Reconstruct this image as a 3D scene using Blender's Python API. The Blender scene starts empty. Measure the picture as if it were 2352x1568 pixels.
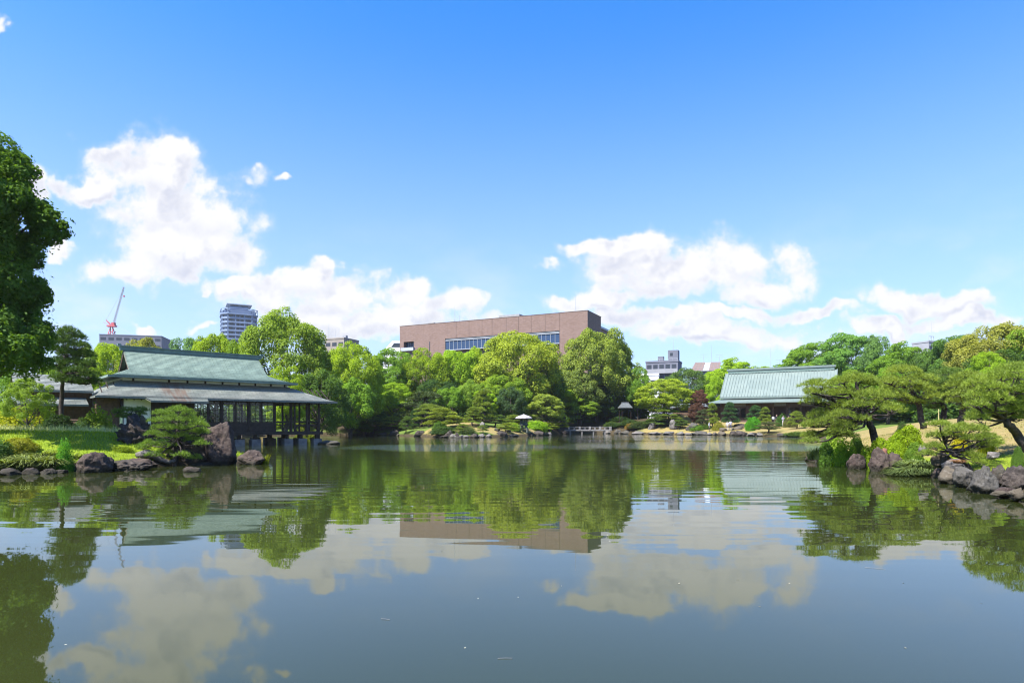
import bpy, bmesh, math, random
import numpy as np
from mathutils import Vector, Matrix, noise as mnoise

# ------------------------------------------------------------------ camera, sky, sun, exposure
SC = bpy.context.scene
COL = SC.collection
R = math.radians
EYE = 1.6                     # eye height above the pond
K = 6.955e-4                  # tangent per unit of the 2352-wide measuring grid
HZ = 976.0                    # horizon row of that grid
def at(xd, yd, d):            # a point seen at (xd, yd), d metres away along the view axis
    return Vector(((xd - 1176.0) * K * d, d, EYE + (HZ - yd) * K * d))
def gx(xd, d): return (xd - 1176.0) * K * d
def onwater(xd, yd): return EYE / ((yd - HZ) * K)

cam_d = bpy.data.cameras.new('camera'); cam = bpy.data.objects.new('camera', cam_d); COL.objects.link(cam)
cam.location = (0, 0, EYE); cam.rotation_euler = (R(90), 0, 0)
cam_d.lens = 22.0; cam_d.sensor_width = 36.0; cam_d.shift_y = 0.0816
cam_d.clip_start = 0.1; cam_d.clip_end = 9000
SC.camera = cam

SUN_EL = R(56); SUN_AZ = R(-132)     # azimuth measured from +Y towards +X: left and a little behind the viewer
SUN_DIR = Vector((math.sin(SUN_AZ) * math.cos(SUN_EL), math.cos(SUN_AZ) * math.cos(SUN_EL), math.sin(SUN_EL)))
sd = bpy.data.lights.new('sun', 'SUN'); so = bpy.data.objects.new('sun', sd); COL.objects.link(so)
sd.energy = 4.0; sd.angle = R(0.53); sd.color = (1.0, 0.955, 0.88)
so.rotation_euler = SUN_DIR.to_track_quat('Z', 'Y').to_euler(); so.location = (-60, -40, 120)

SKY_STRENGTH = 0.075
EXPOSURE = 1.8
SC.view_settings.view_transform = 'Standard'; SC.view_settings.look = 'None'
SC.view_settings.exposure = EXPOSURE; SC.view_settings.gamma = 1.0; SC.view_settings.use_curve_mapping = False
SC.render.engine = 'CYCLES'
SC.cycles.use_denoising = True
SC.cycles.filter_width = 1.15
SC.cycles.max_bounces = 8; SC.cycles.diffuse_bounces = 4; SC.cycles.glossy_bounces = 3
SC.cycles.transmission_bounces = 4; SC.cycles.transparent_max_bounces = 12; SC.cycles.volume_bounces = 0
SC.cycles.caustics_reflective = False; SC.cycles.caustics_refractive = False

class NT:
    """small helper round a node tree"""
    def __init__(s, nt): s.t = nt
    def n(s, typ, ins=None, **props):
        nd = s.t.nodes.new(typ)
        for k, v in props.items(): setattr(nd, k, v)
        if ins:
            for k, v in ins.items(): s.put(nd.inputs[k], v)
        return nd
    def put(s, sock, v):
        if isinstance(v, bpy.types.NodeSocket): s.t.links.new(v, sock)
        elif isinstance(v, bpy.types.Node): s.t.links.new(v.outputs[0], sock)
        else:
            if sock.type == 'RGBA' and len(v) == 3: v = (*v, 1.0)
            sock.default_value = v
    def m(s, op, a, b=0.0, c=None, clamp=False):
        nd = s.t.nodes.new('ShaderNodeMath'); nd.operation = op; nd.use_clamp = clamp
        s.put(nd.inputs[0], a); s.put(nd.inputs[1], b)
        if c is not None: s.put(nd.inputs[2], c)
        return nd.outputs[0]
    def vm(s, op, a, b=(0, 0, 0), scale=None):
        nd = s.t.nodes.new('ShaderNodeVectorMath'); nd.operation = op
        s.put(nd.inputs[0], a)
        if op == 'SCALE': s.put(nd.inputs['Scale'], scale)
        else: s.put(nd.inputs[1], b)
        return nd.outputs['Value'] if op in ('DOT_PRODUCT', 'LENGTH') else nd.outputs[0]
    def step(s, x, lo, hi):
        nd = s.t.nodes.new('ShaderNodeMapRange'); nd.interpolation_type = 'SMOOTHSTEP'; nd.clamp = True
        s.put(nd.inputs['Value'], x); s.put(nd.inputs['From Min'], lo); s.put(nd.inputs['From Max'], hi)
        return nd.outputs['Result']
    def mix(s, f, a, b, blend='MIX'):
        nd = s.t.nodes.new('ShaderNodeMix'); nd.data_type = 'RGBA'; nd.blend_type = blend
        s.put(nd.inputs[0], f); s.put(nd.inputs[6], a); s.put(nd.inputs[7], b)
        return nd.outputs[2]
    def noise(s, vec, scale, detail=4, rough=0.55, col=False, dist=0.0, dim='3D'):
        nd = s.n('ShaderNodeTexNoise', noise_dimensions=dim, ins={'Vector': vec, 'Scale': scale, 'Detail': detail, 'Roughness': rough, 'Distortion': dist})
        return nd.outputs['Color' if col else 'Fac']

world = bpy.data.worlds.new('World'); SC.world = world; world.use_nodes = True
world.cycles.sampling_method = 'NONE'
def build_world():
    w = NT(world.node_tree); world.node_tree.nodes.clear()
    sky = w.n('ShaderNodeTexSky', sky_type='NISHITA', sun_disc=False, sun_elevation=SUN_EL, sun_rotation=SUN_AZ,
              altitude=0.0, air_density=1.0, dust_density=0.6, ozone_density=3.0)
    d = w.n('ShaderNodeTexCoord').outputs['Generated']
    sep = w.n('ShaderNodeSeparateXYZ', {0: d}); X, Y, Z = sep.outputs
    yy = w.m('MAXIMUM', Y, 0.12)
    p0 = w.n('ShaderNodeCombineXYZ', {0: w.m('DIVIDE', X, yy), 1: w.m('DIVIDE', Z, yy), 2: 0.0}).outputs[0]
    front = w.step(Y, 0.25, 0.5)
    w1 = w.vm('SCALE', w.vm('SUBTRACT', w.noise(p0, 9.0, 2, 0.5, col=True, dim='2D'), (0.5, 0.5, 0.5)), scale=0.075)
    w2 = w.vm('SCALE', w.vm('SUBTRACT', w.noise(p0, 30.0, 2, 0.6, col=True, dim='2D'), (0.5, 0.5, 0.5)), scale=0.028)
    p = w.vm('MULTIPLY', w.vm('ADD', w.vm('ADD', p0, w1), w2), (1, 1, 0))
    blobs = [(330,385,125,72),(400,480,150,80),(430,575,165,62),(200,425,75,36),(255,350,60,30),(555,575,52,72),(300,615,130,34),
             (85,432,42,34),(130,572,46,15),(740,680,230,46),(720,632,62,26),(930,655,62,34),(1050,690,82,34),(570,670,90,26),(840,740,290,40),(470,690,28,12),
             (580,402,50,20),(640,415,18,9),(1590,615,250,58),(1320,575,58,24),(1420,575,90,30),(1340,680,135,28),(1740,660,115,36),(1245,617,32,13),
             (1450,735,130,30),(1640,765,260,32),(1880,722,92,17),(2120,690,150,30),(2010,752,85,22),(2220,735,130,22),
             (2,62,16,26),(330,760,36,10),(450,747,30,10),(1700,720,200,20)]
    def blob_field(pp, least=0):
        D = None
        for cx, cy, rx, ry in blobs:
            if rx < least: continue
            top = 1.0 if rx > 55 else 0.72 if rx > 30 else 0.5 if ry > 8 else 0.25
            c = ((cx - 1176) * K, (HZ - cy) * K, 0); r = (1 / (rx * 1.12 * K), 1 / (ry * 1.2 * K), 0)
            q = w.vm('MULTIPLY', w.vm('SUBTRACT', pp, c), r)
            v = w.m('SUBTRACT', top, w.vm('DOT_PRODUCT', q, q))
            if D is None: D = v
            else:
                nd = w.t.nodes.new('ShaderNodeMath'); nd.operation = 'SMOOTH_MAX'
                w.put(nd.inputs[0], D); w.put(nd.inputs[1], v); nd.inputs[2].default_value = 0.35; D = nd.outputs[0]
        return D
    D = w.m('MAXIMUM', blob_field(p), -1.5)
    f1 = w.noise(p0, 16.0, 7, 0.62, dim='2D')
    f2 = w.noise(w.vm('ADD', p0, (-0.018, 0.03, 0.0)), 16.0, 3, 0.6, dim='2D')
    big = w.noise(w.vm('ADD', p0, (3.1, 0.7, 0.0)), 6.0, 2, 0.55, dim='2D')
    dens = w.m('ADD', D, w.m('MULTIPLY', w.m('SUBTRACT', f1, 0.5), 2.3))
    dens = w.m('ADD', dens, w.m('MULTIPLY', w.m('SUBTRACT', big, 0.5), 0.9))
    a_front = w.m('MULTIPLY', w.m('ADD', w.m('MULTIPLY', w.step(dens, -0.04, 0.62), 0.80), w.m('MULTIPLY', w.step(dens, -0.5, 0.3), 0.20)), front)
    # undersides: where the cloud is thicker just above than here
    below = w.step(w.m('SUBTRACT', blob_field(w.vm('ADD', p, (-0.006, 0.022, 0.0)), 75), D), -0.12, 0.55)
    # thin veil between the clouds near the horizon
    veil = w.m('MULTIPLY', w.step(w.noise(w.vm('MULTIPLY', p0, (1, 2.2, 1)), 5.0, 4, 0.6, dim='2D'), 0.42, 0.8), w.step(Z, 0.34, 0.05))
    # the same kind of cloud all round, out of view
    q = w.vm('SCALE', d, scale=w.m('DIVIDE', 1.0, w.m('ADD', w.m('MAXIMUM', Z, 0.0), 0.16)))
    g = w.noise(w.vm('MULTIPLY', q, (1, 1, 0)), 1.15, 5, 0.6, dim='2D')
    a_back = w.m('MULTIPLY', w.m('MULTIPLY', w.step(g, 0.56, 0.66), w.m('SUBTRACT', 1.0, front)), w.step(Z, 0.0, 0.05))
    alpha = w.m('MAXIMUM', w.m('MAXIMUM', a_front, a_back), w.m('MULTIPLY', veil, 0.55))
    # soft self shadow: denser towards the sun means darker
    shade = w.step(w.m('ADD', w.m('SUBTRACT', f2, f1), w.m('MULTIPLY', w.m('SUBTRACT', big, 0.5), 0.45)), -0.08, 0.26)
    shade = w.m('MAXIMUM', w.m('MULTIPLY', shade, 0.75), w.m('MULTIPLY', below, 0.8))
    shade = w.m('MULTIPLY', shade, w.step(dens, 0.1, 1.1))
    WB = 1.0 / (SKY_STRENGTH * 2 ** EXPOSURE)
    ccol = w.mix(shade, (1.02 * WB, 1.015 * WB, 1.03 * WB), (0.60 * WB, 0.64 * WB, 0.80 * WB))
    hs = w.n('ShaderNodeHueSaturation', {'Hue': 0.5, 'Saturation': 1.32, 'Value': 1.0, 'Fac': 1.0, 'Color': sky.outputs[0]})
    tint = w.mix(1.0, hs, (0.60, 1.03, 1.32), 'MULTIPLY')
    tint = w.mix(w.m('MULTIPLY', w.step(Z, 0.60, -0.06), 0.78), tint, (0.76 * WB, 0.79 * WB, 1.0 * WB))   # pale moist air low over the city
    col = w.mix(alpha, tint, ccol)
    bg = w.n('ShaderNodeBackground', {'Color': col, 'Strength': SKY_STRENGTH})
    out = w.n('ShaderNodeOutputWorld', {'Surface': bg})
build_world()
# ------------------------------------------------------------------ materials
MATS = {}
def new_mat(name):
    m = bpy.data.materials.new(name); m.use_nodes = True
    t = NT(m.node_tree); m.node_tree.nodes.clear()
    out = t.n('ShaderNodeOutputMaterial')
    MATS[name] = m
    return m, t, out
def principled(t, out, **ins):
    b = t.n('ShaderNodeBsdfPrincipled')
    for k, v in ins.items(): t.put(b.inputs[k.replace('_', ' ')], v)
    t.t.links.new(b.outputs[0], out.inputs['Surface'])
    return b
def obj_co(t): return t.n('ShaderNodeTexCoord').outputs['Object']
def world_co(t): return t.n('ShaderNodeNewGeometry').outputs['Position']
def rgb(c): return (c[0], c[1], c[2], 1.0)

def simple(name, c1, c2, scale=3.0, rough=0.7, bump=0.0, bscale=None, spec=0.3, metal=0.0, co='obj', detail=5):
    c1 = [x * 0.98 for x in c1]; c2 = [x * 0.98 for x in c2]
    m, t, out = new_mat(name)
    co = obj_co(t) if co == 'obj' else world_co(t)
    f = t.step(t.noise(co, scale, detail, 0.6), 0.3, 0.7)
    b = principled(t, out, Base_Color=t.mix(f, rgb(c1), rgb(c2)), Roughness=rough, Metallic=metal)
    b.inputs['Specular IOR Level'].default_value = spec
    if bump:
        bn = t.n('ShaderNodeBump', {'Height': t.noise(co, bscale or scale * 4, 6, 0.65), 'Strength': 1.0, 'Distance': bump})
        t.put(b.inputs['Normal'], bn)
    return m

def leaf_mat(name, trans=0.35, var=0.35, warm=(1.25, 1.1, 0.45), rough=0.45, spec=0.12):
    """leaf colour comes from the object's own colour, varied leaf by leaf and clump by clump"""
    m, t, out = new_mat(name)
    oc = t.n('ShaderNodeObjectInfo')
    ri = t.n('ShaderNodeNewGeometry').outputs['Random Per Island']
    cl = t.noise(world_co(t), 0.55, 3, 0.6)
    v = t.m('ADD', t.m('MULTIPLY', t.m('SUBTRACT', ri, 0.5), var * 1.4), t.m('ADD', 1.0, t.m('MULTIPLY', t.m('SUBTRACT', cl, 0.5), var * 1.6)))
    base = t.vm('SCALE', oc.outputs['Color'], scale=v)
    yel = t.vm('MULTIPLY', base, warm)
    f = t.step(t.m('ADD', t.m('MULTIPLY', ri, 0.5), t.m('MULTIPLY', cl, 0.8)), 0.45, 1.0)
    col = t.mix(t.m('MULTIPLY', f, 0.5), base, yel)
    dif = t.n('ShaderNodeBsdfDiffuse', {'Color': col})
    tr = t.n('ShaderNodeBsdfTranslucent', {'Color': t.vm('MULTIPLY', col, (1.3, 1.3, 0.35))})
    mx = t.n('ShaderNodeMixShader', {0: trans, 1: dif, 2: tr})
    gl = t.n('ShaderNodeBsdfGlossy', {'Color': (0.9, 0.95, 0.9, 1), 'Roughness': rough})
    mx2 = t.n('ShaderNodeMixShader', {0: spec * 0.2, 1: mx, 2: gl})
    t.put(out.inputs['Surface'], mx2)
    return m
LEAF = leaf_mat('leaf', trans=0.46, var=0.3, spec=0.03, rough=0.6)
NEEDLE = leaf_mat('needle', trans=0.22, var=0.5, warm=(1.35, 1.1, 0.5), spec=0.08)
BLADE = leaf_mat('grass_blade', trans=0.35, var=0.45, warm=(1.3, 1.08, 0.6), spec=0.06)

BARK = simple('bark', (0.045, 0.035, 0.028), (0.10, 0.085, 0.07), 6, 0.9, 0.02, 20, co='world')
PINEBARK = simple('pine_bark', (0.022, 0.017, 0.015), (0.065, 0.052, 0.046), 9, 0.9, 0.02, 28, co='world')
WOOD = simple('dark_timber', (0.020, 0.014, 0.011), (0.042, 0.029, 0.022), 5, 0.6, 0.003, 60)
BROWNWOOD = simple('brown_timber', (0.07, 0.042, 0.028), (0.12, 0.075, 0.05), 5, 0.7, 0.004, 40)
PLASTER = simple('white_plaster', (0.66, 0.68, 0.66), (0.76, 0.77, 0.74), 1.2, 0.85, 0.002, 40)
CONCRETE = simple('concrete', (0.13, 0.12, 0.115), (0.22, 0.205, 0.195), 2.5, 0.9, 0.004, 30)
PALEWOOD = simple('weathered_rail', (0.15, 0.14, 0.14), (0.24, 0.23, 0.225), 6, 0.85, 0.003, 40)
WHITE = simple('white_paint', (0.72, 0.73, 0.75), (0.80, 0.80, 0.80), 1.0, 0.6)
STEEL = simple('grey_steel', (0.28, 0.31, 0.36), (0.36, 0.39, 0.44), 1.0, 0.5)
REDPAINT = simple('red_paint', (0.38, 0.07, 0.08), (0.44, 0.09, 0.10), 1.0, 0.5)
BAMBOO = simple('bamboo_pole', (0.32, 0.28, 0.12), (0.45, 0.40, 0.18), 8, 0.6)
GREENPOST = simple('pale_green_paint', (0.33, 0.44, 0.30), (0.38, 0.49, 0.34), 3, 0.6)
TATAMI = simple('tatami', (0.16, 0.14, 0.07), (0.20, 0.17, 0.09), 3, 0.9)

def roof_mat(name, cols, streak=(0, 0, 0), metal=0.0, srange=None, shingle=1.5):
    m, t, out = new_mat(name)
    co = obj_co(t)
    n1 = t.noise(co, 0.5, 5, 0.65); n2 = t.noise(t.vm('MULTIPLY', co, (6.0, 0.7, 0.7)), 1.0, 4, 0.6); n3 = t.noise(co, 14, 3, 0.7)
    c = t.mix(t.step(n1, 0.32, 0.68), rgb(cols[0]), rgb(cols[1]))
    c = t.mix(t.m('MULTIPLY', t.step(n2, 0.42, 0.7), 0.5), c, rgb([x * 0.85 for x in cols[2]]))
    c = t.mix(t.m('MULTIPLY', t.step(n3, 0.45, 0.8), 0.25), c, rgb(cols[3]))
    sp = t.n('ShaderNodeSeparateXYZ', {0: co}).outputs
    br = t.n('ShaderNodeTexBrick', {'Vector': t.n('ShaderNodeCombineXYZ', {0: sp[0], 1: t.m('MULTIPLY', sp[2], shingle), 2: 0.0}).outputs[0], 'Color1': (1.14, 1.14, 1.14, 1), 'Color2': (0.90, 0.90, 0.90, 1), 'Mortar': (0.66, 0.66, 0.66, 1), 'Scale': 1.0, 'Mortar Size': 0.022, 'Brick Width': 0.55, 'Row Height': 0.16})
    if shingle: c = t.mix(1.0, c, br.outputs[0], 'MULTIPLY')
    if srange:    # a rust stain running down one stretch of the roof
        sx = t.n('ShaderNodeSeparateXYZ', {0: co}).outputs[0]
        sx = t.m('ADD', sx, t.m('MULTIPLY', t.m('SUBTRACT', n1, 0.5), 2.2))
        k = t.m('MULTIPLY', t.step(sx, srange[0], srange[1]), t.step(sx, srange[3], srange[2]))
        c = t.mix(t.m('MULTIPLY', k, t.step(n2, 0.3, 0.65)), c, rgb(streak))
    b = principled(t, out, Base_Color=c, Roughness=0.55)
    b.inputs['Specular IOR Level'].default_value = 0.35
    bn = t.n('ShaderNodeBump', {'Height': t.noise(co, 30, 4, 0.6), 'Strength': 0.7, 'Distance': 0.004}); t.put(b.inputs['Normal'], bn)
    return m
PATINA = roof_mat('copper_patina_shingle', [(0.163, 0.222, 0.182), (0.200, 0.260, 0.212), (0.134, 0.186, 0.158), (0.232, 0.287, 0.234)])
PATINA_GREY = roof_mat('grey_patina_shingle', [(0.179, 0.197, 0.170), (0.214, 0.218, 0.190), (0.154, 0.169, 0.152), (0.242, 0.238, 0.201)], (0.152, 0.110, 0.082), srange=(-3.3, -2.6, -1.9, -1.2))
PATINA_SEAM = roof_mat('copper_seam_roof', [(0.118, 0.156, 0.148), (0.145, 0.183, 0.171), (0.096, 0.132, 0.126), (0.163, 0.199, 0.185)], shingle=0.0)
RIDGE = simple('ridge_copper', (0.10, 0.15, 0.14), (0.15, 0.21, 0.195), 3, 0.6)
TILE_GREY = simple('grey_tile', (0.13, 0.145, 0.16), (0.20, 0.215, 0.23), 3, 0.6, 0.004, 12)

def glass_mat(name, tint, refl=1.0, alpha=0.85, ior=1.5):
    """thin pane: see-through with a fresnel reflection"""
    m, t, out = new_mat(name)
    tr = t.n('ShaderNodeBsdfTransparent', {'Color': rgb(tint)})
    gl = t.n('ShaderNodeBsdfGlossy', {'Color': (1, 1, 1, 1), 'Roughness': 0.02})
    fr = t.n('ShaderNodeFresnel', {'IOR': ior})
    t.put(out.inputs['Surface'], t.n('ShaderNodeMixShader', {0: t.m('MULTIPLY', fr, refl), 1: tr, 2: gl}))
    return m
GLASS = glass_mat('clear_glass', (0.93, 0.95, 0.93), refl=0.45)
def window_mat(name, c, rough=0.08):
    m, t, out = new_mat(name)
    b = principled(t, out, Base_Color=t.mix(t.noise(world_co(t), 0.35, 3), rgb(c), rgb([x * 1.5 for x in c])), Roughness=rough)
    b.inputs['IOR'].default_value = 1.28
    return m
BLUEGLASS = window_mat('blue_window_glass', (0.025, 0.045, 0.09))
DARKGLASS = window_mat('dark_window_glass', (0.03, 0.035, 0.045))

def rock_mat(name, c1, c2, c3, moss=0.0):
    m, t, out = new_mat(name)
    co = obj_co(t); wp = world_co(t)
    n1 = t.noise(wp, 2.2, 8, 0.68); n2 = t.noise(wp, 9, 6, 0.7); n3 = t.noise(wp, 34, 4, 0.7)
    c = t.mix(t.step(n1, 0.35, 0.65), rgb([x * 0.8 for x in c1]), rgb([x * 0.8 for x in c2]))
    c = t.mix(t.m('MULTIPLY', t.step(n2, 0.5, 0.72), 0.75), c, rgb(c3))
    c = t.mix(t.m('MULTIPLY', t.step(n3, 0.5, 0.8), 0.5), c, rgb([x * 0.45 for x in c1]))
    z = t.n('ShaderNodeSeparateXYZ', {0: wp}).outputs[2]
    wet = t.step(t.m('ADD', z, t.m('MULTIPLY', n1, -0.10)), 0.16, 0.02)
    c = t.mix(t.m('MULTIPLY', wet, 0.85), c, (0.022, 0.02, 0.013, 1))
    if moss: c = t.mix(t.m('MULTIPLY', t.step(t.noise(wp, 1.6, 5, 0.6), 0.52, 0.66), moss), c, (0.05, 0.07, 0.018, 1))
    b = principled(t, out, Base_Color=c, Roughness=0.88)
    b.inputs['Specular IOR Level'].default_value = 0.25
    h = t.m('ADD', t.m('MULTIPLY', n1, 1.0), t.m('ADD', t.m('MULTIPLY', n2, 0.35), t.m('MULTIPLY', n3, 0.10)))
    t.put(b.inputs['Normal'], t.n('ShaderNodeBump', {'Height': h, 'Strength': 0.9, 'Distance': 0.10}))
    return m
ROCK_GREY = rock_mat('grey_rock', (0.114, 0.103, 0.096), (0.184, 0.164, 0.154), (0.252, 0.236, 0.221), 0.2)
ROCK_PURPLE = rock_mat('brown_purple_rock', (0.048, 0.032, 0.028), (0.086, 0.064, 0.054), (0.119, 0.093, 0.076), 0.1)
ROCK_DARK = rock_mat('dark_lava_rock', (0.036, 0.029, 0.026), (0.075, 0.060, 0.052), (0.131, 0.106, 0.092), 0.12)
ROCK_PALE = rock_mat('pale_rock', (0.070, 0.064, 0.055), (0.099, 0.090, 0.079), (0.125, 0.119, 0.111), 0.12)
ROCK_TAN = rock_mat('tan_rock', (0.086, 0.069, 0.049), (0.122, 0.101, 0.074), (0.156, 0.139, 0.113), 0.0)

# ------------------------------------------------------------------ mesh helpers
def mesh_np(name, V, F, mats=(), matidx=None, smooth=False):
    """V (n,3), F list of (m,3) and (m,4) index arrays"""
    V = np.asarray(V, dtype=np.float32)
    me = bpy.data.meshes.new(name)
    F = [np.asarray(f, dtype=np.int32) for f in (F if isinstance(F, list) else [F]) if len(f)]
    idx = np.concatenate([f.ravel() for f in F]); tot = np.concatenate([np.full(len(f), f.shape[1], np.int32) for f in F])
    start = np.concatenate([[0], np.cumsum(tot)[:-1]]).astype(np.int32)
    me.vertices.add(len(V)); me.vertices.foreach_set('co', V.ravel())
    me.loops.add(len(idx)); me.loops.foreach_set('vertex_index', idx)
    me.polygons.add(len(tot)); me.polygons.foreach_set('loop_start', start); me.polygons.foreach_set('loop_total', tot)
    if smooth: me.polygons.foreach_set('use_smooth', np.ones(len(tot), dtype=bool))
    for m in mats: me.materials.append(m)
    if matidx is not None: me.polygons.foreach_set('material_index', np.asarray(matidx, dtype=np.int32))
    me.update(calc_edges=True)
    return me
def link(name, data, parent=None, loc=None, rot=None, scale=None):
    o = bpy.data.objects.new(name, data); COL.objects.link(o)
    if parent is not None: o.parent = parent
    if loc is not None: o.location = loc
    if rot is not None: o.rotation_euler = rot
    if scale is not None: o.scale = scale
    return o
def tag(o, label=None, cat=None, group=None, kind=None):
    if label: o['label'] = label
    if cat: o['category'] = cat
    if group: o['group'] = group
    if kind: o['kind'] = kind
    return o
def empty(name, loc, rz=0.0, scale=None, **kw):
    o = link(name, None, None, loc, (0, 0, rz), scale); o.empty_display_size = 0.2
    return tag(o, **kw)

class MB:
    """collects boxes, tubes and polygons and builds ONE mesh object"""
    def __init__(s): s.v = []; s.f = []; s.mi = []; s.cur = 0
    def mat(s, i): s.cur = i; return s
    def add(s, V, F):
        n = len(s.v); s.v.extend([tuple(p) for p in V])
        for f in F: s.f.append(tuple(i + n for i in f)); s.mi.append(s.cur)
        return s
    def box(s, x0, x1, y0, y1, z0, z1):
        V = [(x0,y0,z0),(x1,y0,z0),(x1,y1,z0),(x0,y1,z0),(x0,y0,z1),(x1,y0,z1),(x1,y1,z1),(x0,y1,z1)]
        return s.add(V, [(0,3,2,1),(4,5,6,7),(0,1,5,4),(1,2,6,5),(2,3,7,6),(3,0,4,7)])
    def bar(s, a, b, w, h=None):
        a = Vector(a); b = Vector(b); d = (b - a).normalized(); h = h or w
        up = Vector((0, 0, 1)) if abs(d.z) < 0.95 else Vector((1, 0, 0))
        r = d.cross(up).normalized() * (w / 2); u = r.cross(d).normalized() * (h / 2)
        V = [p + q for p in (a, b) for q in (-r - u, r - u, r + u, -r + u)]
        return s.add(V, [(0,1,2,3),(7,6,5,4),(0,4,5,1),(1,5,6,2),(2,6,7,3),(3,7,4,0)])
    def tube(s, pts, rad, n=6):
        V, F = tube_arrays(pts, rad, n); return s.add(V, F)
    def poly(s, pts): return s.add(pts, [tuple(range(len(pts)))])
    def grid(s, rows):
        n = len(rows[0]); V = [p for r in rows for p in r]
        return s.add(V, [(i*n+j, i*n+j+1, (i+1)*n+j+1, (i+1)*n+j) for i in range(len(rows)-1) for j in range(n-1)])
    def mesh(s, name, mats, smooth=False):
        me = bpy.data.meshes.new(name); me.from_pydata(s.v, [], s.f)
        for m in (mats if isinstance(mats, (list, tuple)) else [mats]): me.materials.append(m)
        me.polygons.foreach_set('material_index', s.mi)
        if smooth: me.polygons.foreach_set('use_smooth', [True] * len(s.f))
        me.update(); return me
    def build(s, name, mats, parent=None, smooth=False, loc=None, rot=None):
        return link(name, s.mesh(name, mats, smooth), parent, loc, rot)

def tube_arrays(pts, rad, n=6):
    pts = [Vector(p) for p in pts]
    if not isinstance(rad, (list, tuple)): rad = [rad] * len(pts)
    V = []; F = []; prev = None
    for i, p in enumerate(pts):
        d = (pts[min(i + 1, len(pts) - 1)] - pts[max(i - 1, 0)]).normalized()
        if prev is None: a = d.orthogonal().normalized()
        else: a = (prev - d * prev.dot(d)).normalized()
        prev = a; b = d.cross(a)
        for k in range(n):
            t = 2 * math.pi * k / n; V.append(p + (a * math.cos(t) + b * math.sin(t)) * rad[i])
    for i in range(len(pts) - 1):
        for k in range(n): F.append((i*n+k, i*n+(k+1)%n, (i+1)*n+(k+1)%n, (i+1)*n+k))
    F.append(tuple(range(n - 1, -1, -1))); F.append(tuple((len(pts)-1)*n + k for k in range(n)))
    return V, F

def unit(a): return a / np.maximum(np.linalg.norm(a, axis=-1, keepdims=True), 1e-9)
def leaves_np(C, N, L, Wd, rng, jit=0.6):
    """kite-shaped leaves at C facing about N"""
    n = len(C); N = unit(N + jit * rng.normal(size=(n, 3)))
    T = unit(np.cross(N, unit(rng.normal(size=(n, 3))))); B = np.cross(N, T)
    s = rng.uniform(0.65, 1.3, (n, 1)); l = L * s; w = Wd * s
    V = np.stack([C - T * l, C + B * w - T * l * 0.1, C + T * l, C - B * w - T * l * 0.1], axis=1).reshape(-1, 3)
    F = np.arange(n * 4, dtype=np.int32).reshape(-1, 4)
    return V, F
def needles_np(C, D, L, w, per, rng, spread=0.75):
    """tufts of thin needles: one long triangle each"""
    n = len(C); C = np.repeat(C, per, 0); D = unit(np.repeat(D, per, 0) + spread * rng.normal(size=(n * per, 3)))
    l = L * rng.uniform(0.65, 1.25, (len(C), 1)); P = unit(np.cross(D, rng.normal(size=D.shape))) * w
    V = np.stack([C - P, C + P, C + D * l], axis=1).reshape(-1, 3)
    return V, np.arange(len(V), dtype=np.int32).reshape(-1, 3)

# ------------------------------------------------------------------ terrain and pond
POND = [(16,-30),(12.5,-8),(11.2,2),(10.6,8),(11.1,12),(11.7,14.1),(12.2,15.5),(13.0,17.2),(13.6,18.9),(13.8,20.3),(13.5,21.7),(13.5,23.2),(14.1,26.8),(14.6,28.7),(16.6,33),(26,52),(36,72),
        (38.7,85),(36.1,92),(32.3,100),(27.8,104),(22.3,109),(20.5,114),(18,118),(11,118),(8.4,110),(5.8,100),(1.5,90),(-4.8,80),(-9.5,82),(-14.1,90),(-24.5,101),
        (-33,97),(-39,84),(-38,70),(-34,62),(-29,56),(-26.5,50),(-23.5,44),(-18.5,35),(-14,30),(-11.4,28),(-11.9,26.4),(-13.4,24.6),(-14.7,22),(-16.6,20.8),(-17.5,13),(-17,3),(-20,-30)]
def smooth_poly(P, sub=6):
    P = np.array(P, float); n = len(P); out = []
    for i in range(n):
        p0, p1, p2, p3 = P[i-1], P[i], P[(i+1) % n], P[(i+2) % n]
        for k in range(sub):
            t = k / sub
            out.append(0.5 * ((2*p1) + (p2-p0)*t + (2*p0-5*p1+4*p2-p3)*t*t + (3*p1-p0-3*p2+p3)*t**3))
    return np.array(out)
POUT = smooth_poly(POND, 3)
def pond_sd(x, y):
    """signed distance to the pond edge, positive on land"""
    p = np.stack([np.ravel(x), np.ravel(y)], 1).astype(float)
    best = np.full(len(p), 1e9); inside = np.zeros(len(p), bool)
    A = POUT; B = np.roll(POUT, -1, 0)
    for a, b in zip(A, B):
        ab = b - a; t = np.clip(((p - a) @ ab) / (ab @ ab + 1e-12), 0, 1)
        q = a + t[:, None] * ab - p
        best = np.minimum(best, np.einsum('ij,ij->i', q, q))
        c = (a[1] > p[:, 1]) != (b[1] > p[:, 1])
        xi = (b[0] - a[0]) * (p[:, 1] - a[1]) / (b[1] - a[1] + 1e-12) + a[0]
        inside ^= c & (p[:, 0] < xi)
    d = np.sqrt(best); d[inside] *= -1
    return d.reshape(np.shape(x))
MOUNDS = [(31.5, 117, 6.0, 1.5), (21.5, 30.5, 6.5, 0.75), (-17.8, 27, 5.0, 0.55), (-8, 92, 6, 0.7), (3, 98, 5, 0.6), (-34, 108, 9, 1.4), (24, 124, 8, 1.2),
          (0, 118, 22, 1.2), (42, 116, 14, 0.5), (40, 50, 14, 1.0), (-46, 82, 9, 0.8)]
HALL_C = Vector((-25.0, 49.8, 0)); HALL_A = R(42)
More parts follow.
